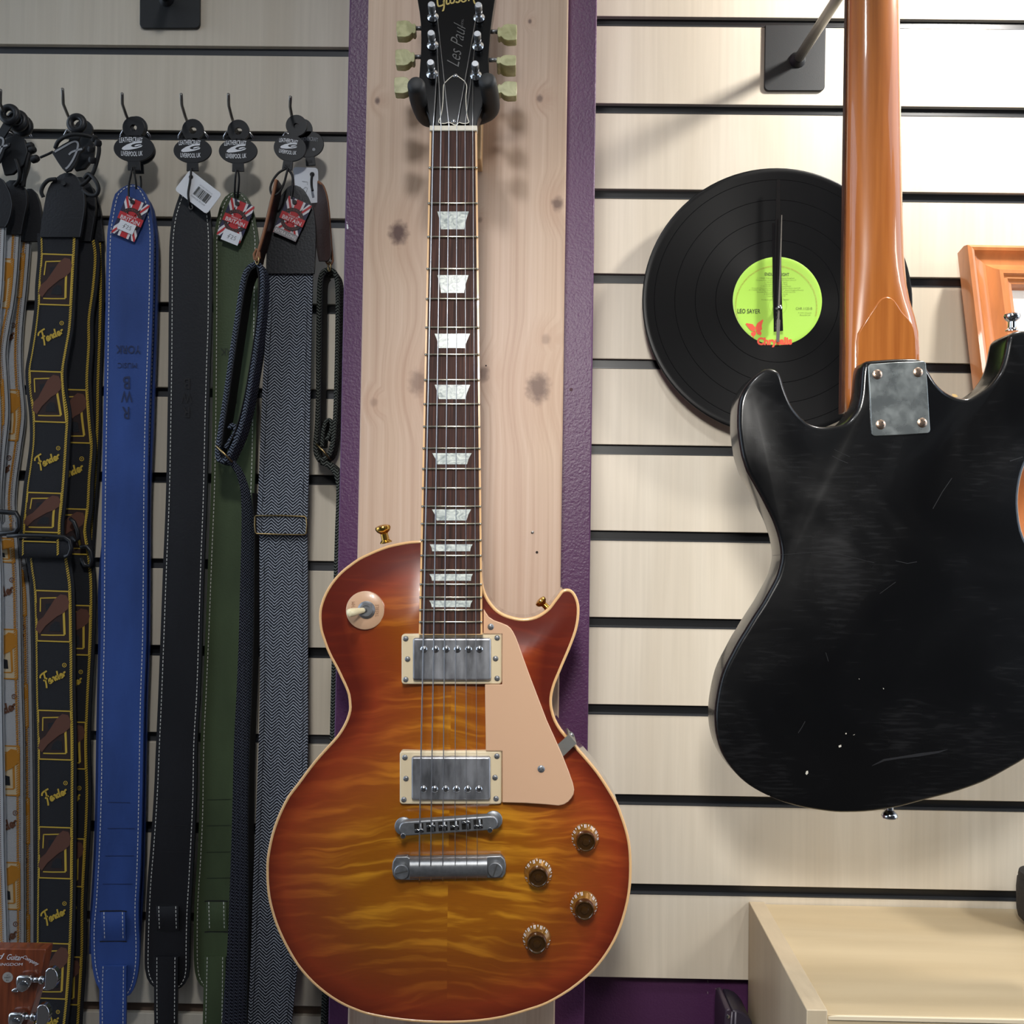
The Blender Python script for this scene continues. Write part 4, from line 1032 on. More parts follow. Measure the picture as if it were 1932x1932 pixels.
flat('maker_lettering', [text_px('Tanglewood', -52, 1808, 122, 14, -2, shear=.4), text_px('Guitar', 28, 1806, 30, 11, 3, shear=.5), text_px('Company', 58, 1813, 33, 9.5, 27, shear=.5), text_px('UNITED KINGDOM', -2, 1819.5, 90, 5.2, 0, shear=.15)], AY-.0003, M_WHITEPRINT, acb)
flat('inspection_sticker', [poly(circ(14.5, 1844, 10, 28))], AY-.0003, mat('silver_sticker', (168,164,158), .4), acb)
flat('sticker_print', [text_px('QC', 15, 1839.5, 6, 3.4, -8, res=1), text_px('PASS', 14.5, 1844.2, 12, 3.2, -6, res=1), text_px('41', 13.5, 1849.5, 5, 2.8, 0, res=1)], AY-.0005, M_DARKPRINT, acb)
for ty, hx, bxx, by_ in ((1848.5, 42, 95.5, 1848), (1918.5, 27, 79.5, 1917), (1988, 12, 64, 1987)):
    tu = prism('tuner', [(hx-12,ty-6),(hx+8,ty-6.5),(hx+17,ty-4),(hx+17,ty+3),(hx+13,ty+12),(hx+8,ty+20),(hx,ty+25.5),(hx-9,ty+24.5),(hx-13,ty+17),(hx-14,ty+6)], AY-.010, AY, M_CHROME, ag, bevel=.0028, seg=3)
    prism('mounting_tab', [(hx-13,ty+16),(hx-8,ty+24),(hx-17,ty+24.5),(hx-22,ty+23),(hx-20,ty+19)], AY-.003, AY, M_CHROME, tu, bevel=.0008)
    lathe('gear_cap', [(.0046, 0), (.0044, .0012), (.0025, .0018)], U(hx+2, ty+11, AY-.0098), (0,-1,0), M_CHROME, tu, 20)
    yS = AY-.006
    tube('shaft', [U(hx+14, ty, yS), U(bxx-12, ty, yS)], .0024, M_CHROME, tu, 12)
    lathe('collar', [(.0036, 0), (.0040, .0012), (.0036, .0024)], U(bxx-19, ty, yS), (1,0,0), M_CHROME, tu, 16)
    k = .42
    q = [(-12,14),(-16,17),(-14,20),(-6,21),(3,18.5),(9,13),(12.5,4),(13,-4),(11.5,-12),(7,-19),(1,-21.5),(-5,-20.5),(-10,-16),(-11,-2)]
    prism('button', [(bxx+x, by_+y) for x, y in q], yS-.0035, yS+.0035, M_CHROME, tu, bevel=.0024, seg=3)
# ================================================================== strap hooks on the left slat wall
HOOKS = [(35,254,1,170), (152,254,118,168), (258,254,230.5,177), (367,256,342,178), (452,257,431,178), (562,259,548,183)]
HLAB = ['leftmost wire hook carrying the white and orange straps', 'wire hook carrying the black and yellow woven straps', 'wire hook carrying the blue leather straps', 'wire hook carrying the plain black leather strap', 'wire hook carrying the green leather strap', 'wire hook nearest the purple column carrying the tweed straps']
HK = []
for (bx_, by_, tx, ty), lb in zip(HOOKS, HLAB):
    b = U(bx_, by_, 0.004); T = U(tx, ty, -.088)
    k = thing('strap_hook', b, lb, 'hook', 'wire hooks in the slat wall')
    bend = Vector((T.x+(b.x-T.x)*.42, -.066, b.z+.004))
    path = [b, Vector((b.x*.75+bend.x*.25, -.02, b.z)), Vector((b.x*.35+bend.x*.65, -.045, b.z+.0005)), bend, bend.lerp(T, .4), T]
    tube('wire', path, .0017, M_STEEL, k, 10)
    for s in (-1, 1):
        tube('prong', [b+Vector((s*.004, -.003, -.002)), b+Vector((s*.013, -.006, .003)), b+Vector((s*.0165, -.004, -.002)), b+Vector((s*.018, -.0012, -.008))], .0017, M_CHROME, k, 8)
    HK.append((k, path))
def hookpt(i, Y):
    P = HK[i][1]
    for a, b in zip(P, P[1:]):
        if b.y <= Y <= a.y: return a.lerp(b, (Y-a.y)/(b.y-a.y))
    return P[-1]
def proj(P):
    v = P-CAM; d = v.dot(FW); return 966+FPX*v.dot(RT)/d, 966-FPX*v.dot(UPV)/d

# ================================================================== strap building blocks
def interp(rows, step=11):
    """rows (py, left px, right px) -> smooth dense rows"""
    out = []; n = len(rows)
    for i in range(n-1):
        a, b, c, d = rows[max(i-1, 0)], rows[i], rows[i+1], rows[min(i+2, n-1)]
        m = max(1, int((c[0]-b[0])/step))
        for k in range(m):
            t = k/m; py = b[0]+(c[0]-b[0])*t; r = [py]
            for j in (1, 2):
                s1 = (c[j]-a[j])/max(1e-6, c[0]-a[0])*(c[0]-b[0]); s2 = (d[j]-b[j])/max(1e-6, d[0]-b[0])*(c[0]-b[0])
                h = 2*t**3-3*t*t+1; r.append(h*b[j]+(t**3-2*t*t+t)*s1+(-2*t**3+3*t*t)*c[j]+(t**3-t*t)*s2)
            out.append(tuple(r))
    out.append(rows[-1]); return out
def strap_mesh(name, rows, Y, th, m, parent, crown=.0006, step=11, NX=5):
    R = interp(rows, step); V = []; F = []
    for py, a, b in R:
        for k in range(NX):
            u = k/(NX-1); px = a+(b-a)*u; V.append(U(px, py, yv(Y, px, py)-crown*(1-(2*u-1)**2)))
        for k in range(NX):
            u = 1-k/(NX-1); px = a+(b-a)*u; p = U(px, py, yv(Y, px, py)); V.append(Vector((p.x, p.y+th, p.z)))
    W = 2*NX
    for i in range(len(R)-1):
        for k in range(W): F.append((i*W+k, i*W+(k+1) % W, (i+1)*W+(k+1) % W, (i+1)*W+k))
    F += [tuple(range(W)), tuple(range((len(R)-1)*W, len(R)*W))]
    o = make(name, V, F, m, parent, smooth=True); o.data.set_sharp_from_angle(angle=.9); return o
def edges(rows, ins, step=6):
    R = interp(rows, step)
    L = [(a+ins, py) for py, a, b in R if b-a > ins*2+3]; Rr = [(b-ins, py) for py, a, b in R if b-a > ins*2+3]
    return L, Rr
def dashes(pts, on=5.0, off=3.2, w=1.5):
    """little stitches along a polyline"""
    out = []; acc = 0.0; on_now = True; cur = [pts[0]]; lim = on
    for (x0, y0), (x1, y1) in zip(pts, pts[1:]):
        d = math.hypot(x1-x0, y1-y0); pos = 0.0
        while d-pos > lim-acc:
            k = (pos+lim-acc)/d; q = (x0+(x1-x0)*k, y0+(y1-y0)*k); pos += lim-acc; acc = 0
            if on_now: cur.append(q); out.append(stroke(cur, w)); cur = []
            else: cur = [q]
            on_now = not on_now; lim = on if on_now else off
        acc += d-pos
        if on_now: cur.append((x1, y1))
    return out
def stitch(rows, ins, Y, m, parent, top=True, bottom=False, w=1.4):
    L, R = edges(rows, ins)
    path = L[::-1]+R if top else None
    sh = dashes(path, 4.6, 2.8, w) if top else dashes(L, 4.6, 2.8, w)+dashes(R, 4.6, 2.8, w)
    if bottom: sh += dashes([L[-1], R[-1]], 4.6, 2.8, w)
    return stuff(flat('stitching', sh, lambda x, y: yv(Y, x, y)-.0010, m, parent))
def off(Y, d): return (lambda x, y: yv(Y, x, y)-d)
M_STITCH = mat('cream_stitch', (206, 204, 196), .7)
def leather(name, c1, rough=.42, b=.25): return mat(name, c1, rough, noise=((18, 18, 7), .26), bump=((420, 420, 420), b), spec=.4)
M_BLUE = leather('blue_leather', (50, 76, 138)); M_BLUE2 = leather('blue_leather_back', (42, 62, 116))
M_BLACKL = leather('black_leather', (26, 26, 29), .45); M_GREEN = leather('green_leather', (66, 78, 52)); M_BROWNL = leather('brown_leather', (58, 36, 30)); M_TANEDGE = mat('tan_leather_edge', (146, 98, 66), .6)
M_CORD = mat('black_cord', (20, 20, 21), .6)
M_CARD = mat('white_card', (222, 224, 228), .6)

# ---- hanging ovals and cords
def oval_tag(parent, cx, cy, rx, ry, ring, Y, rot=0.0, text=True, stem=(0, 52, 34)):
    """flat black plastic hanger: ring over an oval with a stem; ring = (x, y, outer r, inner r)"""
    x, y, ro, ri = ring
    ov = prism('oval_tag', circ(cx, cy, rx, 36, ry, math.radians(rot)), Y, Y+.0022, M_BLACKPLASTIC, parent, bevel=.0004)
    # ring with a hole
    o = [U(*q, Y) for q in circ(x, y, ro, 28)]; i_ = [U(*q, Y) for q in circ(x, y+ro*.05, ri, 28)]; n = 28
    V = o+i_+[p+Vector((0,.003,0)) for p in o]+[p+Vector((0,.003,0)) for p in i_]; F = []
    for k in range(n):
        j = (k+1) % n
        F += [(k, j, n+j, n+k), (2*n+k, 3*n+k, 3*n+j, 2*n+j), (k, 2*n+k, 2*n+j, j), (n+k, n+j, 3*n+j, 3*n+k)]
    make('tag_ring', V, F, M_BLACKPLASTIC, ov)
    ne = [(x-ro*.62, y+ro*.72), (x+ro*.62, y+ro*.72), (cx+rx*.42, cy-ry*.78), (cx-rx*.42, cy-ry*.78)]
    prism('tag_neck', ne, Y+.0001, Y+.0021, M_BLACKPLASTIC, ov)
    c_, s_ = math.cos(math.radians(rot)), math.sin(math.radians(rot))
    def T(a, b): return (cx+a*c_-b*s_, cy+a*s_+b*c_)
    sw_ = rx*.29
    prism('tag_stem', [T(-sw_, ry*.8), T(sw_, ry*.8), T(sw_*1.08, ry*1.62), T(-sw_*1.08, ry*1.62)], Y+.0001, Y+.0021, M_BLACKPLASTIC, ov, bevel=.0003)
    prism('tag_hole', [T(-sw_*.45, ry*1.22), T(sw_*.45, ry*1.22), T(sw_*.45, ry*1.40), T(-sw_*.45, ry*1.40)], Y-.0001, Y+.001, M_CORD, ov)
    if text:
        k = rx/36.0
        t1 = text_px('LEATHERCRAFT', cx, cy, 41*k, 9*k, 0, bold=.012, arc=1.4*k); t1 = ([(a-5*k, b-15.2*k) for a, b in t1[0]], t1[1])
        t2 = text_px('LIVERPOOL UK', cx, cy, 38*k, 8.5*k, 0, bold=.012, arc=-1.2*k); t2 = ([(a-3.5*k, b+10*k) for a, b in t2[0]], t2[1])
        # swoosh: crescent with an eye
        sw = [(17,-9.5),(14,-9.6),(2,-7.5),(-9,-3.4),(-16.5,1.5),(-18,4.6),(-14,6.4),(-4,5.8),(8,3.6),(17,.8),(19,-2),(15,-1),(9,1.2),(2,1.0),(-2,-.8),(1,-3.6),(8,-5.6),(17,-6.2)]
        eye = [(3,-1.2),(7,-3.4),(12,-4.3),(18,-4.4),(19,-3.2),(14,-1.9),(8.5,-.1),(4.5,.2)]
        sh = [t1, t2, poly([(cx-3.5*k+a*k, cy-3*k+b*k) for a, b in sw]), poly([(cx-3.5*k+a*k*.8+2*k, cy-3*k+b*k*.8-.3*k) for a, b in eye])]
        if rot:
            sh = [([T(a-cx, b-cy) for a, b in v], f) for v, f in sh]
        flat('tag_print', sh, Y-.0003, M_WHITEPRINT, ov)
    return ov
def cord(parent, pts, r=.0011, name='cord', m=None):
    return tube(name, catmull([U(x, y, Y) for x, y, Y in pts], 5), r, m or M_CORD, parent, 7)
M_NAVY = mat('tag_navy', (34, 32, 66), .5); M_RED = mat('tag_red', (186, 36, 42), .5); M_TAGW = mat('tag_white', (220, 216, 218), .5); M_TAGBLK = mat('tag_ring_black', (30, 18, 18), .5); M_TAGLET = mat('tag_ring_letters', (120, 66, 58), .5); M_GREYBAND = mat('tag_grey', (150, 146, 146), .5)
def flag_tag(parent, cx, cy, rot, Y, sticker=None, extra=False, s=1.0):
    """card printed with a union flag, a round stamp and a red MADE IN BRITAIN band; 48 x 78 px upright at s = 1"""
    w, h = 24.0*s, 38.0*s
    c_, n_ = math.cos(math.radians(rot)), math.sin(math.radians(rot))
    def T(p): return (cx+p[0]*c_-p[1]*n_, cy+p[0]*n_+p[1]*c_)
    card = prism('price_tag', [T(p) for p in rrect(-w, w, -h, h, 4*s)], Y, Y+.0005, M_NAVY, parent)
    def P(pts, m, d, name='flag_print'):
        q = clip([(a*s, b*s) for a, b in pts], -w*.985, w*.985, -h*.985, h*.985)
        return poly([T(p) for p in q]) if len(q) > 2 else None
    wh = []; rd = []
    for sx in (-1, 1):
        for sy in (-1, 1):
            wh.append(P([(sx*2, sy*8), (sx*9, sy*3), (sx*34, sy*40), (sx*22, sy*46)], 0, 0)); rd.append(P([(sx*4, sy*9), (sx*7, sy*7), (sx*30, sy*43), (sx*26, sy*45)], 0, 0))
    wh += [P([(-11,-45),(11,-45),(11,45),(-11,45)], 0, 0)]; rd += [P([(-6.5,-45),(6.5,-45),(6.5,45),(-6.5,45)], 0, 0)]
    flat('flag_white', [q for q in wh if q], Y-.0002, M_TAGW, card); flat('flag_red', [q for q in rd if q], Y-.0004, M_RED, card)
    cyr = 1*s
    V0 = circ(0, cyr, 22*s, 32); V1 = circ(0, cyr, 15.2*s, 32)
    ringv = [T(p) for p in V0]+[T(p) for p in V1]
    flat('stamp_ring', [(ringv, [(k, (k+1) % 32, 32+(k+1) % 32, 32+k) for k in range(32)])], Y-.0006, M_TAGBLK, card)
    sh = [ring_text('LEATHERCRAFT', 0, cyr, 18.6*s, 4.4*s, -78, 78), ring_text('LIVERPOOL', 0, cyr, 18.6*s, 4.4*s, 125, 235, True)]
    flat('stamp_letters', [([T(p) for p in v], f) for v, f in sh], Y-.0008, M_TAGLET, card)
    flat('band', [poly([T(p) for p in ((-w,-7*s),(w,-7*s),(w,7.5*s),(-w,7.5*s))])], Y-.0009, M_RED, card)
    sh = [text_px('BRITAIN', 0, 2.6*s, 38*s, 7.4*s, 0, bold=.01), text_px('MADE IN', 0, -4.2*s, 19*s, 3*s)]
    flat('band_words', [([T(p) for p in v], f) for v, f in sh], Y-.0011, M_TAGW, card)
    if sticker:
        sx, sy, sw, shh = sticker
        flat('price_sticker', [poly([T(p) for p in ((sx-sw,sy-shh),(sx+sw,sy-shh),(sx+sw,sy+shh),(sx-sw,sy+shh))])], Y-.0013, M_CARD, card)
        hw = [[(-7,4),(-4.5,3.5),(-5,-3),(-3,-5),(-1.5,-3.5)], [(-7.5,.5),(-3,0)], [(0,-2.5),(2,-4),(3.2,-2.2),(0,3.5),(3.6,3.2)], [(9,-4),(6.3,-3.6),(6.2,-.6),(8.4,-.4),(8.6,2.6),(5.6,3.4)]]
        flat('handwriting', [([T(p) for p in v], f) for v, f in [stroke([(sx+a*s, sy+b*s) for a, b in g], .8*s) for g in hw]], Y-.0015, M_DARKPRINT, card)
    if extra:
        flat('grey_band', [poly([T(p) for p in ((-w*.97,h-13*s),(w*.97,h-13*s),(w*.97,h-1*s),(-w*.97,h-1*s))])], Y-.0013, M_GREYBAND, card)
        v, f = text_px('EXTRA LONG', 0, h-7*s, 42*s, 6*s, bold=.02); flat('grey_band_words', [([T(p) for p in v], f)], Y-.0015, M_TAGW, card)
    prism('tag_eyelet', [T(p) for p in circ(-9*s, -h+7*s, 4*s, 14)], Y-.0016, Y, M_TAGBLK, card)
    return card

# ================================================================== leather straps with stitched edges
TOPR = lambda py0, cx, half: None
def leather_strap(label, rows, Y, m, seam=6.5, tail=None, tongue=None, stit=True, th=.0034, name='guitar_strap'):
    py, a, b = rows[-1]
    base = U((a+b)/2, py, Y)
    t = thing(name, base, label, 'guitar strap', 'guitar straps on the slat wall')
    body = strap_mesh('strap_body', rows, Y, th, m, t)
    if stit: stitch(rows, seam, Y, M_STITCH, t)
    if tongue:
        x0, x1, y0, y1 = tongue
        tr_ = [(y0, x0, x1), ((y0+y1)/2, x0+.5, x1+.5), (y1, x0+1.5, x1+1.5)]
        tg_ = strap_mesh('tongue_loop', tr_, lambda x, y: Y-.0012-.0028*math.sin(PI*min(1, max(0, (y-y0)/(y1-y0)))), .002, m, t)
        stitch(tr_, 5, lambda x, y: Y-.0016-.0028*math.sin(PI*min(1, max(0, (y-y0)/(y1-y0)))), M_STITCH, tg_, top=False, w=1.3)
        for yy, dx in ((y0-1.5, 3), (y1+1.5, 3)):
            flat('slit', [stroke([(x0-dx, yy), (x0+8, yy-.8), (x1-8, yy-.8), (x1+dx, yy)], 2.2)], Y-.0010, M_CORD, body)
    if tail:
        strap_mesh('strap_tail', tail, Y-.004, .0028, m, t); stitch(tail, 5.5, Y-.004, M_STITCH, t, top=False, w=1.3)
    return t
blueF = [(347.7,246,251),(351,236,262),(357,226,269),(366,217,275),(380,212.5,281),(400,208.5,285),(434,203,289),(475,201,289.5),(600,198.5,287),(713,196.5,283),(800,194.5,280),(918,192.5,278),(1071,191,277),(1207,190,275.5),(1310,187.5,271.8),(1400,186,270),(1502,184.5,268.3),(1605,181,266),(1660,178,264),(1707,175,261.3),(1745,171.5,261.5),(1776,171.2,263),(1810,172.5,262.5),(1832,175.5,260.5),(1854,181,256),(1868,188,251),(1877,200,245),(1881,212,236)]
blueB = [(r[0]+16, r[1]+9 if r[0] < 1000 else r[1]-5, r[2]+9 if r[0] < 900 else r[2]+6) for r in blueF[:-8]]
blueB = [(py, a, b) for py, a, b in blueB]
L_G = 'guitar straps on the slat wall'
sB = leather_strap('blue leather guitar strap behind the front blue one on the same hook', blueB+[(1800, 168, 262)], -.020, M_BLUE2)
cord(sB, [(265,332,-.030),(266,350,-.028),(263,372,-.024),(262,385,-.021)])
oval_tag(sB, 261, 285, 32, 26, (257, 239, 20, 7), -.026, text=False)
sA = leather_strap('blue leather guitar strap with white stitching and a flag tag', blueF, -.036, M_BLUE,
                   tail=[(1823,189,238.5),(1870,187.5,238),(1932,187.5,237.5),(2010,188,238)], tongue=(191,236,1721,1775))
oval_tag(sA, 252.5, 279.5, 38.5, 25.5, (251.5, 240, 20.5, 6.5), -.043)
cord(sA, [(249,315,-.0445),(247,330,-.044),(243,350,-.0405),(243,372,-.0395),(247,379,-.040)]); cord(sA, [(252,315,-.0435),(255,335,-.042),(257,352,-.038),(256,366,-.030)])
flag_tag(sA, 246.3, 413, 23, -.0402, sticker=(-1, 17, 16, 9.5))
M_EMB = mat('embossed_blue', (24, 38, 78), .6)
flat('embossed_words', [text_px('YORK', 242, 659.5, 47, 15.5, 181, bold=.01), text_px('MUSIC', 240, 689.5, 36, 10, 180), text_px('B', 238.5, 722, 13, 24, 180, bold=.01), text_px('W', 239, 748, 22, 22, 180, bold=.01), text_px('R', 237, 779, 14, 23, 180, bold=.01)], -.0372, M_EMB, sA)
flat('crease', [stroke([(203,1513.5),(245,1514.5)], .9), stroke([(202,1563),(254,1563)], .9), stroke([(198,1615),(253,1614.5)], .9), stroke([(194,1668),(250,1668)], .9)], -.0371, M_EMB, sA)

blk = [(338,352,366),(345,346,376),(356,341,383),(368,338.5,388),(385,332.5,393),(410,325.5,397),(441,321,399.5),(480,319,400),(611,318,399),(680,317.5,396.5),(782,316,393.5),(940,312.8,390),(1071,307.5,385),(1207,302.5,381),(1310,298.5,377.5),(1400,294.5,372.3),(1502,290,370.3),(1605,283,365.8),(1665,278,362.5),(1725,275,359),(1793,273,357.5),(1827,273.2,357.3),(1845,277,354.5),(1856,283,349),(1863,291,342),(1867,300,334)]
sC = leather_strap('plain black leather guitar strap with a white barcode tag', blk, -.034, M_BLACKL, tail=[(1806.5,290.5,335.5),(1870,290.5,335),(1932,291,334.5),(2010,292,334)], tongue=(294.5,336.5,1710,1757))
oval_tag(sC, 363, 283.5, 36, 24, (363.5, 244.5, 20.3, 7), -.043)
flat('embossed_words', [text_px('W', 352, 751, 21, 20, 180), text_px('R', 351, 778, 13, 20, 180), text_px('B', 352, 724, 12, 20, 180)], -.0352, mat('embossed_black', (34,32,32), .4), sC)
flat('crease', [stroke([(300,y),(354,y+1)], .8) for y in (1508,1557,1607)], -.0351, mat('crease_black', (38,37,38), .4), sC)
# barcode card
def card_frame(cx, cy, rot):
    c_, s_ = math.cos(math.radians(rot)), math.sin(math.radians(rot))
    return lambda a, b: (cx+a*c_-b*s_, cy+a*s_+b*c_)
T = card_frame(374, 362, 37.5)
cd_ = prism('price_tag', [T(*p) for p in rrect(-38, 38, -24, 24, 6)], -.0455, -.045, M_CARD, sC)
sh = [poly([T(*p) for p in circ(-28, -14, 4.2, 16)])]
flat('tag_eyelet', sh, -.0459, M_CORD, cd_)
bars = []; x = -6.0
while x < 24:
    wv = random.choice((.6, .9, 1.4)); bars.append(poly([T(*p) for p in ((x,-9),(x+wv,-9),(x+wv,9),(x,9))])); x += wv+random.choice((.6, .9, 1.3))
flat('barcode', bars, -.0459, M_DARKPRINT, cd_)
v, f = text_px('5060128 431204', 9, 13, 32, 3.4, res=1); v2, f2 = text_px('LEATHER STRAP BLACK', 9, -12.5, 30, 2.4, res=1)
flat('tag_words', [([T(*p) for p in v], f), ([T(*p) for p in v2], f2)], -.0459, M_GREYPRINT, cd_)
cord(sC, [(361,318,-.044),(360,328,-.0462),(358,345,-.0468),(355,365,-.0466),(357,382,-.0448),(360,392,-.037)], .0013)
prism('strap_eyelet', circ(360, 391, 4.3, 18), -.0356, -.034, mat('pale_hole', (140,132,124), .7), sC)

grn = [(361.7,444,450),(365,433,459),(371,425,465),(380,419,471),(391,414.5,476),(419,408,482.5),(451,402.5,487.5),(480,402.8,487),(713,401.5,484),(860,399.5,482),(940,397.5,479),(1037,393.5,474),(1173,388.3,468),(1310,382.3,461),(1400,378,456),(1537,375.8,454),(1639,371,450),(1680,368,448),(1725,366,446.5),(1810,365.8,446),(1835,368,444),(1848,371.5,441),(1858,377.5,435),(1865,386,427)]
sD = leather_strap('olive green leather guitar strap beside the tweed straps', grn, -.026, M_GREEN, tail=[(1806,385.5,425.5),(1870,384,425),(1932,382.5,424),(2010,382,424)], tongue=(389,427,1702,1757))
oval_tag(sD, 449, 284.5, 36.5, 24, (449.5, 246, 20.5, 7), -.043)
cord(sD, [(446,320,-.0445),(444,335,-.044),(443,352,-.040),(443,372,-.033),(446,386,-.031)]); cord(sD, [(449,320,-.043),(451,336,-.040),(450,356,-.034),(448,372,-.028)])
flag_tag(sD, 444.5, 416, 22, -.0335, sticker=(4, 32, 17, 11))
flat('embossed_words', [text_px('YORK', 438, 664, 44, 14, 181), text_px('B', 436, 724, 12, 22, 180), text_px('W', 437, 750, 21, 22, 180)], -.0272, mat('embossed_green', (38,46,32), .6), sD)
flat('crease', [stroke([(390,y),(436,y-1)], .9) for y in (1509,1558,1608,1657)], -.0271, mat('crease_green', (34,42,30), .5), sD)

# ================================================================== tweed straps
def tweed(name, dark, light, band=.0078, x0=0.0):
    t = NB(name, rough=.9, spec=.1)
    X, Y, Z = t.sep()
    wob = t.math('MULTIPLY', t.math('SUBTRACT', t.noise(t.mapped((500,500,500)),1,2), .5), .0011)
    xo = t.math('ADD', t.math('ADD', X, x0), t.math('MULTIPLY', Y, .7))
    pp_ = t.N.new('ShaderNodeMath'); pp_.operation = 'PINGPONG'; t.L.new(xo, pp_.inputs[0]); pp_.inputs[1].default_value = band
    ph = t.math('MULTIPLY', t.math('ADD', t.math('ADD', Z, wob), t.math('MULTIPLY', pp_.outputs[0], .9)), 2*PI/.0034)
    s_ = t.math('SINE', ph)
    fuzz = t.noise(t.mapped((1500, 1500, 1500)), 1, 2)
    k = t.mr(t.math('ADD', s_, t.math('MULTIPLY', t.math('SUBTRACT', fuzz, .5), 2.0)), -.25, .45, 0, 1)
    t.color(t.mix(k, dark, light)); t.bump(t.math('ADD', s_, fuzz), .6, .0008); return t.m
M_TWEED = tweed('grey_herringbone', (24, 27, 34), (156, 162, 172))
M_TWEEDB = tweed('blue_grey_tweed', (28, 31, 39), (108, 116, 130), .004)
M_TWEEDG = tweed('dark_green_tweed', (26, 28, 26), (92, 96, 90), .004)
M_LINING = mat('black_lining', (16, 16, 18), .8)
M_BRASS = mat('brass_wire', (156, 134, 92), .3, 1.0)
tw = thing('guitar_strap', U(520, 1932, -.05), 'grey herringbone tweed guitar strap with black leather end and extra long tag', 'guitar strap', L_G)
lt = [(349.6,549,559),(353,543,567),(359,538,574),(370,529,581),(391,516,590),(415,507.5,594),(451,504,595.5),(499,502,593.5),(511,502,593),(516,503,592)]
strap_mesh('leather_end', lt, -.0545, .0035, M_BLACKL, tw)
upper = [(508,506,590),(560,504.5,589),(611,502.5,588),(700,497,586),(780,493,584.5),(884,489,582.5),(960,485.5,580.5),(985,484,580),(1000,484.5,579.5),(1009,487,578)]
strap_mesh('tweed_front', upper, -.0515, .003, M_TWEED, tw)
lower = [(985,489,579),(1050,489.5,580),(1200,490,580.5),(1300,490.3,580.5),(1400,488,580.5),(1537,483,577),(1673,477.5,571),(1800,473.5,563),(1932,467.5,550),(2010,465,545)]
strap_mesh('tweed_tail', lower, -.0465, .003, M_TWEED, tw)
M_SEAM = mat('dark_seam', (30,32,38), .8)
stuff(flat('stitching', dashes([(a+9, py) for py, a, b in interp(upper[1:-1], 8)], 4, 2.4, 1.4)+dashes([(b-9, py) for py, a, b in interp(upper[1:-1], 8)], 4, 2.4, 1.4), -.0526, M_SEAM, tw))
stuff(flat('stitching', dashes([(a+9, py) for py, a, b in interp(lower[1:], 8)], 4, 2.4, 1.4)+dashes([(b-9, py) for py, a, b in interp(lower[1:], 8)], 4, 2.4, 1.4), -.0476, M_SEAM, tw))
cord_ = [U(x, y, -.0535) for x, y in ((481.5,975),(483,973),(530,972.5),(574,974.5),(577.5,977),(579,990),(578,1006),(574,1009),(530,1008.5),(484,1007),(482,1004),(480.5,990))]
tube('slide_buckle', cord_, .0009, M_BRASS, tw, 8, closed=True)
oval_tag(tw, 547, 279, 31, 25.5, (559, 236.5, 20, 5.5), -.056, rot=8, stem=(0,0,0))
cord(tw, [(537,313,-.0570),(551,330,-.0565),(552,352,-.0562),(550,370,-.0575),(551,376,-.0580)], .0014)
flag_tag(tw, 551.5, 413, 24, -.0585, extra=True)

def edge_ribbon(name, path, yn, yf, th, m, parent, inner=None):
    """a strap seen nearly edge-on: path of its near edge in pixels, running back in depth from yn to yf"""
    P = catmull([(x, y, 0) for x, y in path], 4); N3 = []
    for p in P: N3.append(U(p.x, p.y, yn))
    V = []; F = []; n = len(N3)
    for i in range(n):
        t = (N3[min(i+1, n-1)]-N3[max(i-1, 0)]); t.y = 0; t.normalize(); q = Vector((-t.z, 0, t.x))*th/2
        a = N3[i]; b = Vector((a.x, yf, a.z)); V += [a+q+Vector((0,.0006,0)), a+q*.5-Vector((0,.0006,0)), a-q*.5-Vector((0,.0006,0)), a-q+Vector((0,.0006,0)), b-q, b+q]
    W = 6
    for i in range(n-1):
        for k in range(W): F.append((i*W+k, i*W+(k+1) % W, (i+1)*W+(k+1) % W, (i+1)*W+k))
    F += [tuple(range(W)), tuple(range((n-1)*W, n*W))]
    return make(name, V, F, m, parent, smooth=False)
# left loop: a twisted blue-grey tweed strap hanging edge-on in front of the green strap
tl_ = thing('guitar_strap', U(445, 1932, -.05), 'blue grey tweed guitar strap hanging edge-on over the green strap', 'guitar strap', L_G)
leath = [(521,339),(517,360),(511,385),(503,420),(495,450),(487,476),(484,490)]
edge_ribbon('leather_end', leath, -.074, -.055, .0045, M_BROWNL, tl_)
tube('leather_edge', catmull([U(x, y, -.0745) for x, y in leath], 3), .0017, M_TANEDGE, tl_, 8)
tube('leather_loop', [U(x, y, -.0745) for x, y in ((484,470),(479,480),(480,489),(485,492),(490,487),(489,477))], .0014, M_TANEDGE, tl_, 8, closed=True)
tube('ring', [U(485.5+3.2*math.cos(a*.5), 491+8*math.sin(a*.5), -.0745-.0015*math.cos(a*.5)) for a in range(12)], .0008, M_BRASS, tl_, 7, closed=True)
lp1 = [(485,496),(477,499),(468,506),(460,522),(453,560),(447,600),(438,660),(430,715),(422,770),(415,815),(411,840),(410,858),(414,870)]
lp2 = [(485,497),(492,505),(495,530),(493,570),(489,610),(482,660),(474,710),(467,750),(458,790),(449,820),(438,845),(427,866),(416,871)]
for pth in (lp1, lp2): edge_ribbon('tweed_loop', pth, -.072, -.046, .0052, M_TWEEDB, tl_)
edge_ribbon('loop_lining', [(483,503),(472,512),(465,530),(459,562),(453,602),(444,662),(436,717),(428,772),(421,815),(418,840)], -.0715, -.046, .0016, M_LINING, tl_)
edge_ribbon('loop_lining', [(485,504),(489,530),(487,570),(483,610),(476,660),(468,710),(461,748),(452,786),(443,814),(432,838)], -.0715, -.046, .0016, M_LINING, tl_)
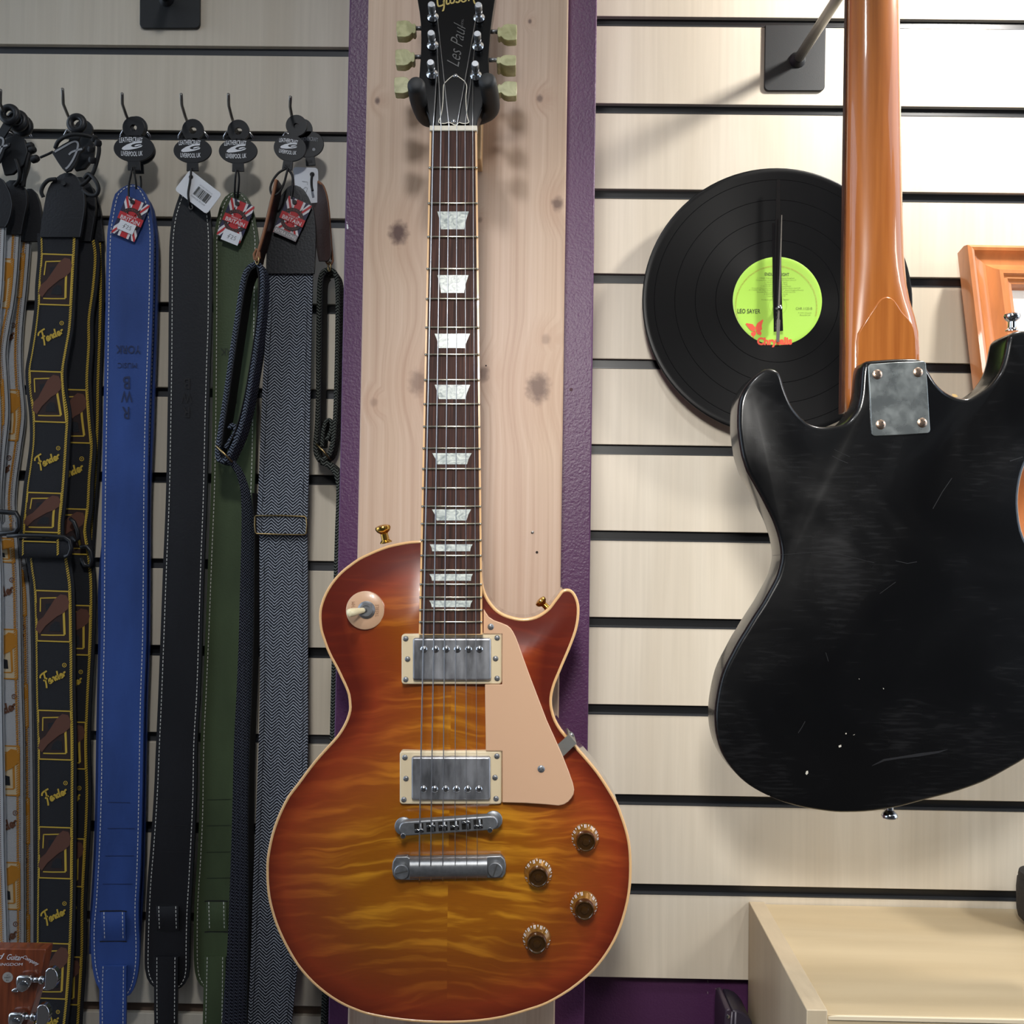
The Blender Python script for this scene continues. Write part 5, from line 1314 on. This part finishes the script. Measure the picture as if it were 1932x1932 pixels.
tube('slide_buckle', [U(x, y, Y) for x, y, Y in ((409,842,-.074),(424,857,-.074),(438,871,-.074),(438,871,-.048),(424,857,-.048),(409,842,-.048))], .0011, M_BRASS, tl_, 8, closed=True)
edge_ribbon('fold', [(431,808),(437,802),(443,806),(442,818),(434,830),(425,845)], -.070, -.048, .0045, M_TWEEDB, tl_)
tlr = [(868,426,440),(880,436,452),(895,446,460),(915,452,467),(945,455,474),(1000,455.5,478),(1100,453,478),(1200,450.5,477),(1300,446.5,474),(1400,441.5,470),(1537,438,467),(1673,433.5,467.5),(1800,428,467),(1932,418.5,464.5),(2010,416,463)]
strap_mesh('tweed_tail', tlr, lambda x, y: -.056+.0009*(x-tlr[0][1]-24), .003, M_TWEEDB, tl_)
edge_ribbon('tail_lining', [(476,930),(480,1000),(479.5,1100),(478.5,1200),(475.5,1300),(471.5,1400),(468.5,1537),(469,1673),(468.5,1800),(466,1932)], -.04, -.020, .0015, M_LINING, tl_)
cord(tl_, [(540,318,-.0585),(526,326,-.060),(515,340,-.062),(510,355,-.066),(513,367,-.070),(520,368,-.074),(529,360,-.072),(536,345,-.066),(540,330,-.060),(543,318,-.0585)], .0013)
# right loop: dark tweed strap edge-on next to the column
tr_ = thing('guitar_strap', U(615, 1932, -.05), 'dark green tweed guitar strap with brown leather end hanging edge-on beside the column', 'guitar strap', L_G)
brl = [(339,589,592),(342,584,603),(350,582,608.5),(362,582.5,613),(380,584,617),(400,587,619.5),(420,590,621),(450,594,623),(470,597,624.5),(485,599.5,622),(492,601,618)]
strap_mesh('leather_end', brl, lambda x, y: -.040+.00075*(600-x), .0036, M_BROWNL, tr_)
tube('leather_edge', catmull([U(x, y, -.0445+.0015) for x, y in ((600,343),(609,351),(616,371),(620,400),(622,430),(624.5,465),(627,490))], 3), .0016, M_TANEDGE, tr_, 8)
tube('leather_loop', [U(x, y, -.044) for x, y in ((624,468),(617,484),(614,492),(618,498),(625,499),(628,492),(626,478))], .0013, M_TANEDGE, tr_, 8, closed=True)
tube('ring', [U(621.5+2.6*math.cos(a*.5), 503+9*math.sin(a*.5), -.0455-.0015*math.cos(a*.5)) for a in range(12)], .0008, M_BRASS, tr_, 7, closed=True)
rp1 = [(622,508),(613,510),(606,518),(602.5,540),(601,600),(600,680),(600,740),(598,800),(595,835),(596,856),(603,869)]
rp2 = [(622,508),(630,512),(635,525),(637,560),(636.5,620),(635.5,680),(634,740),(632,790),(628,830),(621,857),(605,870)]
for pth in (rp1, rp2): edge_ribbon('tweed_loop', pth, -.044, -.018, .0050, M_TWEEDG, tr_)
edge_ribbon('loop_lining', [(615,516),(610,524),(608,545),(607,600),(606,680),(605,740),(604,800),(602,835)], -.0436, -.018, .0016, M_LINING, tr_)
edge_ribbon('fold', [(607,842),(609,815),(614,797),(620,792),(625,797),(624,812),(616,830)], -.0440, -.022, .0042, M_TWEEDG, tr_)
tube('slide_buckle', [U(x, y, Y) for x, y, Y in ((597,838,-.046),(611,852,-.046),(623,867,-.046),(623,867,-.02),(611,852,-.02),(597,838,-.02))], .0010, M_BRASS, tr_, 8, closed=True)
edge_ribbon('tweed_tail', [(606,871),(618,876),(628,884),(636,897),(640,915),(640,950),(638,1000),(636,1070),(633.5,1150),(632,1230),(630,1310),(628,1400),(624,1550),(619,1700),(614,1850),(611,1932),(608,2000)], -.043, -.018, .0072, M_TWEEDG, tr_)
oval_tag(tr_, 582, 272, 29, 25, (571, 242, 18, 6), -.0335, rot=-6, text=False)
flat('tag_print', [text_px('LEATHERCRAFT', 583, 262, 34, 7.5, 0, arc=2.4), poly(circ(592, 282, 3, 12)), ], -.0339, M_GREYPRINT, tr_)
cdr = prism('price_tag', [(553,321),(554,317),(558,315),(595,316.5),(599,319),(600,324),(602,382),(561,385)], -.0395, -.039, M_CARD, tr_)
flat('tag_eyelet', [poly(circ(589, 329, 4.6, 16))], -.0399, M_CORD, cdr)
flat('handwriting', [stroke([(570,342),(580,343.5),(580,349)], 1.0), stroke([(571,358),(576,353),(580,355),(578,362),(572,365)], 1.0)], -.0399, M_GREYPRINT, cdr)
cord(tr_, [(589,328,-.0405),(587.5,340,-.0425),(588,352,-.0465),(590,360,-.0475)], .0014)
# ================================================================== woven logo straps
M_WEB = mat('black_webbing', (22, 23, 28), .85, bump=((1200,1200,1200), .5)); M_YEL = mat('yellow_thread', (196, 164, 58), .75); M_BRN = mat('brown_thread', (96, 60, 46), .85); M_DKBRN = mat('dark_brown_thread', (44, 28, 25), .85)
M_WHT = mat('white_webbing', (186, 188, 190), .8, bump=((1200,1200,1200), .4)); M_ORG = mat('orange_thread', (196, 132, 36), .75); M_BRT = mat('rust_thread', (112, 72, 50), .8)
# a flowing script wordmark as strokes (unit: letter height about 1, x to the right, y down)
SCRIPT = [[(-.05,-.62),(.06,-.82),(.32,-.92),(.75,-.98)], [(.42,-.92),(.36,-.5),(.22,.12),(.12,.42)], [(.12,-.28),(.30,-.34),(.52,-.38)],
          [(.52,.06),(.70,0),(.80,-.12),(.74,-.24),(.60,-.16),(.54,.04),(.62,.16),(.80,.10)], [(.90,-.22),(.86,.14)], [(.88,-.08),(1.02,-.24),(1.12,-.18),(1.10,.06),(1.18,.12)],
          [(1.46,-.18),(1.32,-.22),(1.22,-.06),(1.28,.10),(1.42,.02)], [(1.56,-.62),(1.48,-.2),(1.46,.08),(1.56,.10)], [(1.64,.04),(1.82,-.04),(1.88,-.16),(1.78,-.24),(1.66,-.12),(1.66,.06),(1.78,.12),(1.92,.02)],
          [(1.98,-.24),(1.98,.10)], [(1.98,-.06),(2.10,-.24),(2.24,-.22)]]
SCRIPT = [[(p.x, p.y) for p in catmull([(x, y, 0) for x, y in g], 3)] for g in SCRIPT]
def script(cx, cy, s, rot=-24, w=.13, flip=1):
    c_, n_ = math.cos(math.radians(rot)), math.sin(math.radians(rot)); out = []
    for g in SCRIPT:
        pts = [((x-1.1)*s, (y+.2)*s*flip) for x, y in g]; out.append(stroke([(cx+x*c_-y*n_, cy+x*n_+y*c_) for x, y in pts], w*s))
    rx, ry = 1.30*s, -.62*s*flip
    q = (cx+rx*c_-ry*n_, cy+rx*n_+ry*c_); out.append(stroke(circ(q[0], q[1], .17*s, 12), .06*s, True)); out.append(poly(circ(q[0], q[1], .06*s, 6)))
    return out
def lerp_rows(rows, py):
    R = rows
    for a, b in zip(R, R[1:]):
        if a[0] <= py <= b[0]:
            k = (py-a[0])/max(1e-6, b[0]-a[0]); return a[1]+(b[1]-a[1])*k, a[2]+(b[2]-a[2])*k
    return (R[0][1], R[0][2]) if py < R[0][0] else (R[-1][1], R[-1][2])
def rope(rows, u, Y, m, parent, y0, y1, w=3.2):
    """twisted edging thread at fraction u across the strap: little slanted stitches"""
    D = interp(rows, 8); sh = []; py = y0
    while py < y1:
        a, b = lerp_rows(D, py); x = a+(b-a)*u
        sh.append(([(x-w*.6, py+1.6), (x+w*.55, py-2.2), (x+w*.6, py+.6), (x-w*.55, py+4.2)], [(0,1,2,3)])); py += 4.4
    return stuff(flat('edge_thread', sh, off(Y, .0011), m, parent))
def square(rows, y0, y1, Y, parent, lines, fills, skew=0.0, blank=M_DKBRN):
    """woven motif: nested right-angled lines with a drop shape across the corner"""
    D = interp(rows, 8)
    def T(u, v):
        py = y0+(y1-y0)*v; a, b = lerp_rows(D, py); return (a+(b-a)*(.12+.76*u), py+skew*(u-.5))
    def S(pts, w): return stroke([T(u, v) for u, v in pts], w)
    o = flat('woven_square', [([T(k/4, v) for v in (0, .25, .5, .75, 1) for k in range(5)], [(5*r+k, 5*r+k+1, 5*r+k+6, 5*r+k+5) for r in range(4) for k in range(4)])], off(Y, .0009), blank, parent)
    ln = [S([(.0,0),(.5,0),(1,.0)], 2.4), S([(1,0),(1,.5),(1,1)], 2.4), S([(0,1),(.5,1),(1,1)], 2.4), S([(0,.55),(0,.8),(0,1)], 1.8), S([(.0,.0),(.0,.25)], 1.6),
          S([(.12,.15),(.4,.14),(.66,.13)], 2.2), S([(.13,.15),(.12,.30),(.11,.42)], 2.2), S([(.82,.34),(.83,.6),(.84,.86)], 4.2), S([(.12,.88),(.4,.88),(.84,.87)], 2.2)]
    flat('woven_lines', ln, off(Y, .0012), lines, o)
    dk = [([T(*p) for p in ((.28,.26),(.62,.22),(.66,.30),(.30,.48))], [(0,1,2,3)]), ([T(*p) for p in ((.36,.80),(.42,.68),(.56,.60),(.70,.62),(.72,.80))], [(0,1,2,3,4)])]
    flat('woven_shade', dk, off(Y, .0012), M_WEB, o)
    # drop: a diagonal bar widening to a round head at the upper right
    dr = [(-.04,.78),(.02,.62),(.20,.52),(.36,.36),(.56,.16),(.74,.06),(.92,.08),(1.0,.20),(.96,.34),(.80,.44),(.62,.50),(.44,.60),(.26,.70),(.08,.86)]
    flat('woven_drop', [poly([T(*p) for p in dr])], off(Y, .0014), fills, o)
    return o
def fender_strap(label, leather_rows, rows, Y, base, edge, motif, word, squares, words, tailrows=None, Yt=None, tsq=(), twd=(), u_edges=(.10, .90), wsize=20, name='guitar_strap', white=False):
    py, a, b = (tailrows or rows)[-1]
    t = thing(name, U((a+b)/2, py, yv(Y, a, py)), label, 'guitar strap', L_G)
    if leather_rows:
        le = strap_mesh('leather_end', leather_rows, off(Y, .003), .004, M_BLACKL, t)
        L, R = edges(leather_rows, 1.2, 6); flat('leather_rim', [stroke(R, 1.0)], off(Y, .0038), mat('rim_grey', (62,64,68), .4), le)
    for rw, yy, sq, wd, first in ((rows, Y, squares, words, True),)+(((tailrows, Yt, tsq, twd, False),) if tailrows else ()):
        bd = strap_mesh('webbing', rw, yy, .0024, base, t)
        y0, y1 = rw[0][0]+2, rw[-1][0]-2
        for u in u_edges: rope(rw, u, yy, edge, bd, y0, y1, 2.8 if u < .5 else 4.2)
        if white:
            D = interp(rw, 8)
            for u, wv, mm in ((u_edges[1]+.055, 2.2, M_BRT),):
                stuff(flat('edge_dots', dashes([(a+(b-a)*u, p) for p, a, b in D], 1.6, 2.4, 1.6), off(yy, .0011), mm, bd))
            flat('edge_line', [stroke([(b-1.2, p) for p, a, b in D], 1.6)], off(yy, .0011), M_WEB, bd)
        for s0, s1 in sq: square(rw, s0, s1, yy, bd, edge, motif, 2.0, M_DKBRN if not white else M_CREAM2)
        for wy in wd:
            a, b = lerp_rows(interp(rw, 8), abs(wy)); cx = a+(b-a)*.5
            flat('woven_word', script(cx, abs(wy), wsize*(b-a)/80.0, -24, .15), off(yy, .0012), word, bd)
    return t
# ---- black and yellow straps
b1 = [(440,70,148),(478,71,146),(540,66,143),(575,65,141),(620,60,138),(660,54,131),(700,47.5,125),(740,50,127),(782,55,134),(830,56,131.5),(880,50,129),(911,45,127),(960,40,123),(985,37,120),(1012,36,120)]
b1t = [(1030,48,128),(1071,52,135),(1105,57,139.5),(1207,60.5,141.5),(1310,62,142),(1400,64.5,144),(1500,65,143.5),(1605,65,143),(1700,64,142),(1810,63,138),(1880,60,133),(1932,55,127.5),(2010,50,122)]
leB = [(326,122,134),(330,113,141),(336,105,147),(346,96,153),(355,91,156.5),(368,87,159),(381,84.5,160),(400,81,159),(420,78,155.5),(440,75.5,152.5),(447,76,151)]
b2 = [(452,100,184),(480,104,188),(540,98,184),(600,92,176),(650,88,176),(720,88,172),(800,92,177),(840,94,181),(900,88,177),(960,84,174),(1000,78,169),(1040,84,175),(1100,92,180),(1207,94,178.5),(1310,92,173),(1400,88,170),(1500,88,172),(1600,86,168),(1700,82,163),(1800,80,162),(1932,78,154),(2010,76,150)]
b3 = [(448,118,194),(540,116,196),(640,112,194),(720,110,191),(800,108,190),(900,104,186),(960,100,181),(1040,100,176)]
le3 = [(345,150,165),(355,142,176),(370,138,183),(400,134,190),(430,130,193),(455,126,195)]
sb3 = fender_strap('black woven strap at the back of the black and yellow bunch', le3, b3, -.012, M_WEB, M_YEL, M_BRN, M_YEL, [], [], u_edges=(.92,))
sb2 = fender_strap('black and yellow woven logo strap half hidden behind its front neighbour', [(r[0]+8, r[1]+24, r[2]+20) for r in leB], b2, -.024, M_WEB, M_YEL, M_BRN, M_YEL, [(735,835),(960,1045),(1142,1235),(1362,1450),(1582,1672),(1805,1895)], [890,1290,1510,1735], wsize=20)
sb1 = fender_strap('black woven logo strap with yellow edging and brown squares in front', leB, b1, -.040, M_WEB, M_YEL, M_BRN, M_YEL, [(480,575),(701,796),(930,1004)], [632,868],
                   b1t, -.036, [(1115,1210),(1341,1433),(1561,1657),(1780,1884)], [1278,1500,1727,1930], wsize=21)
# wrapped slider on the front strap
Vs = []; W = 9
for px in (34, 136):
    for k in range(W): t_ = -PI*.45+PI*1.0*k/(W-1); Vs.append(U(px+ (2 if px < 50 else 0), 1034-19*math.sin(t_), -.0415-.0045*math.cos(t_)))
Fs = [(k, k+1, W+k+1, W+k) for k in range(W-1)]
wr = make('webbing_wrap', Vs, Fs, M_WEB, sb1, smooth=True)
rpt = [(x0, y) for x0 in (1,) for y in ()]
for xx, wv in ((43, 2.6), (109, 3.6)):
    sh = [([(xx-wv*.6, y+1.6), (xx+wv*.55, y-2.2), (xx+wv*.6, y+.6), (xx-wv*.55, y+4.2)], [(0,1,2,3)]) for y in (1018+4.4*k for k in range(7))]
    stuff(flat('edge_thread', sh, -.0466, M_YEL, wr))
flat('woven_lines', [stroke([(44,1021),(80,1022),(106,1023)], 2.2)], -.0466, M_YEL, wr)
tube('slide_buckle', [U(x, y, -.0475) for x, y in ((14,1011.5),(40,1010),(90,1011),(122,1013),(132,1020),(135,1035),(130,1048),(122,1050))], .0022, M_BLACKPLASTIC, sb1, 10)
tube('slide_buckle', [U(x, y, -.034) for x, y in ((132,978),(140,985),(146,1000),(149,1016),(143,1022),(136,1012))], .0022, M_BLACKPLASTIC, sb2, 10)
tube('slide_buckle', [U(x, y, -.030) for x, y in ((152,1032),(164,1031),(171,1040),(174,1058),(170,1068),(160,1066),(154,1052))], .0026, M_BLACKPLASTIC, sb2, 10)
# F-shaped hang tags, rings and shoelace cords
def f_tag(parent, dx, dy, Y, ringpt):
    body = [(98,289),(104,281),(118,272),(133,264),(143,262),(149,267),(150,277),(160,276),(158,283),(150,289),(146,300),(141,312),(133,322),(124,325),(117,318),(108,305)]
    o = prism('logo_tag', [(x+dx, y+dy) for x, y in body], Y, Y+.003, M_BLACKPLASTIC, parent, bevel=.0006)
    fl_ = [[(103,286.5),(118,278),(132,270),(141,266.5),(146,269),(147,275),(144,287),(137,302),(129,314),(123.5,318.5)], [(130,292),(135,287),(146,283),(155,281)]]
    flat('logo_print', [stroke([(p.x+dx, p.y+dy) for p in catmull([(x, y, 0) for x, y in g], 3)], 3.6) for g in fl_], Y-.0005, M_GREYPRINT, o)
    for q, (rx, ry, ro) in enumerate(ringpt):
        oo = [U(*p, Y-.001+.006*q) for p in circ(rx, ry, ro*.72, 26)]
        tube('tag_ring', oo, .0038, M_BLACKPLASTIC, o, 10, closed=True)
    prism('tag_neck', [(ringpt[0][0]-9, ringpt[0][1]+11), (ringpt[0][0]+10, ringpt[0][1]+11), (146+dx, 270+dy), (128+dx, 271+dy)], Y+.0005, Y+.0028, M_BLACKPLASTIC, o)
    return o
f_tag(sb1, 0, 0, -.050, [(145, 233, 18)])
o2 = prism('tag_ring_plate', circ(157, 243, 17, 24), -.030, -.026, M_BLACKPLASTIC, sb2)
prism('logo_tag', [(138,262),(165,256),(178,272),(176,298),(160,318),(142,322),(130,300)], -.034, -.030, M_BLACKPLASTIC, sb2, bevel=.0006)
cord(sb1, [(76,297,-.046),(90,291,-.047),(100,286,-.0475)], .0014)
cord(sb1, [(104,280,-.048),(112,265,-.052),(135,254,-.056),(165,256,-.054),(182,265,-.050),(187,280,-.048),(184,300,-.046),(176,325,-.044),(164,342,-.043),(152,350,-.043)], .0022)
cord(sb1, [(160,336,-.042),(168,328,-.046),(180,340,-.048),(186,356,-.046),(181,368,-.044),(168,367,-.043),(156,358,-.042)], .0022)
cord(sb1, [(106,338,-.046),(92,340,-.046),(82,350,-.045),(78,362,-.044),(82,372,-.042)], .0022)
for kx, ky in ((185,270),(178,262),(172,282),(174,302)):
    lathe('cord_knot', [(.001, -.004), (.0036, -.0025), (.0042, 0), (.0034, .003), (.001, .004)], U(kx, ky, -.050), (.3,-.5,1), M_CORD, sb1, 12)
prism('rivet', circ(119.5, 345.5, 4.4, 14), -.0462, -.044, M_CORD, sb1)

# ---- white and orange straps, cut by the left edge
leA = [(330,-24,-8),(338,-34,4),(350,-40,12),(365,-44,19),(385,-46,23),(405,-47,20),(420,-48,15),(428,-48,10)]
leA2 = [(340,18,32),(346,8,40),(356,2,47),(368,-2,50.5),(385,-4,51),(405,-6,47),(425,-8,43),(442,-10,40)]
leA3 = [(356,52,60),(364,40,68),(380,34,74),(400,32,78),(430,30,80),(455,28,78)]
a0 = [(424,-68,10),(470,-68,8),(540,-70,5),(611,-76,-1),(700,-80,-3),(800,-76,0),(900,-80,-4),(1000,-78,0),(1100,-74,4),(1300,-72,5),(1400,-70,6.5),(1500,-68,8),(1600,-66,9),(1700,-62,12),(1800,-60,15),(1932,-58,18)]
a1 = [(436,-42,38),(500,-46,34.5),(542,-49,31),(580,-54,26),(611,-60,20),(662,-68,12.5),(713,-66,15),(782,-63,17.5),(850,-70,11),(930,-76,5),(985,-74,6)]
a1t = [(985,-40,31),(1040,-44,36),(1100,-40,39),(1207,-38,41),(1310,-36,43),(1400,-34,45.5),(1500,-34,46),(1605,-34,46.5),(1700,-34,47),(1800,-34,47),(1932,-34,47)]
a2r = [(452,-22,58),(500,-26,54.5),(542,-29,51),(611,-36,44),(662,-38.5,41.5),(713,-37,43),(782,-32,48),(850,-40,40),(910,-48,32),(960,-50,30),(1010,-40,40),(1100,-24,56),(1207,-20,60),(1310,-18,61.5),(1400,-16,63),(1605,-15,65),(1800,-15,65),(1932,-16,64)]
kw = dict(u_edges=(.12, .84), wsize=24, white=True)
fender_strap('rearmost of the white and orange woven logo straps at the left edge', leA3, a2r, -.010, M_WHT, M_ORG, M_ORG, M_BRT, [(478,560),(735,830),(1075,1160),(1290,1370),(1505,1590),(1725,1800)], [640,890,1210,1430,1650], **kw)
sw1 = fender_strap('white and orange woven logo strap in the middle of its bunch', leA2, a1, -.024, M_WHT, M_ORG, M_ORG, M_BRT, [(488,580),(715,800)], [650,900], a1t, -.021, [(1015,1060),(1187,1280),(1407,1500),(1627,1715)], [1120,1340,1560,1770], **kw)
sw0 = fender_strap('white and orange woven logo strap cut by the left edge in front', leA, a0, -.040, M_WHT, M_ORG, M_ORG, M_BRT, [], [], **kw)
tube('slide_buckle', [U(x, y, -.0450) for x, y in ((-40,964),(-10,965),(15,966.5),(30,968),(35,978),(36,995),(30,1004),(20,1006),(-30,1008))], .0028, M_BLACKPLASTIC, sw1, 10)
f_tag(sw0, -141, -7, -.050, [(18, 216, 19)])
for (rx, ry, yy), pr in zip(((33, 228, -.040), (42, 238, -.030)), (sw1, sw1)):
    tube('tag_ring', [U(*p, yy) for p in circ(rx, ry, 14, 24)], .0042, M_BLACKPLASTIC, pr, 10, closed=True)
prism('logo_tag', [(10,262),(30,252),(46,262),(52,285),(44,310),(24,328),(8,330),(0,300)], -.040, -.036, M_BLACKPLASTIC, sw1, bevel=.0006)
prism('logo_tag', [(34,262),(50,268),(58,290),(54,315),(44,345),(34,348)], -.030, -.026, M_BLACKPLASTIC, sw1, bevel=.0006)
for kx, ky in ((60,283),(66,300),(56,276)):
    lathe('cord_knot', [(.001, -.006), (.0038, -.004), (.0044, 0), (.0036, .004), (.001, .006)], U(kx, ky, -.036), (.8,-.3,.2), M_CORD, sw1, 12)
cord(sw1, [(56,285,-.036),(50,310,-.036),(46,335,-.032),(44,352,-.03)], .0024)
cord(sw1, [(30,300,-.041),(36,320,-.040),(36,338,-.036),(28,350,-.03)], .0020)
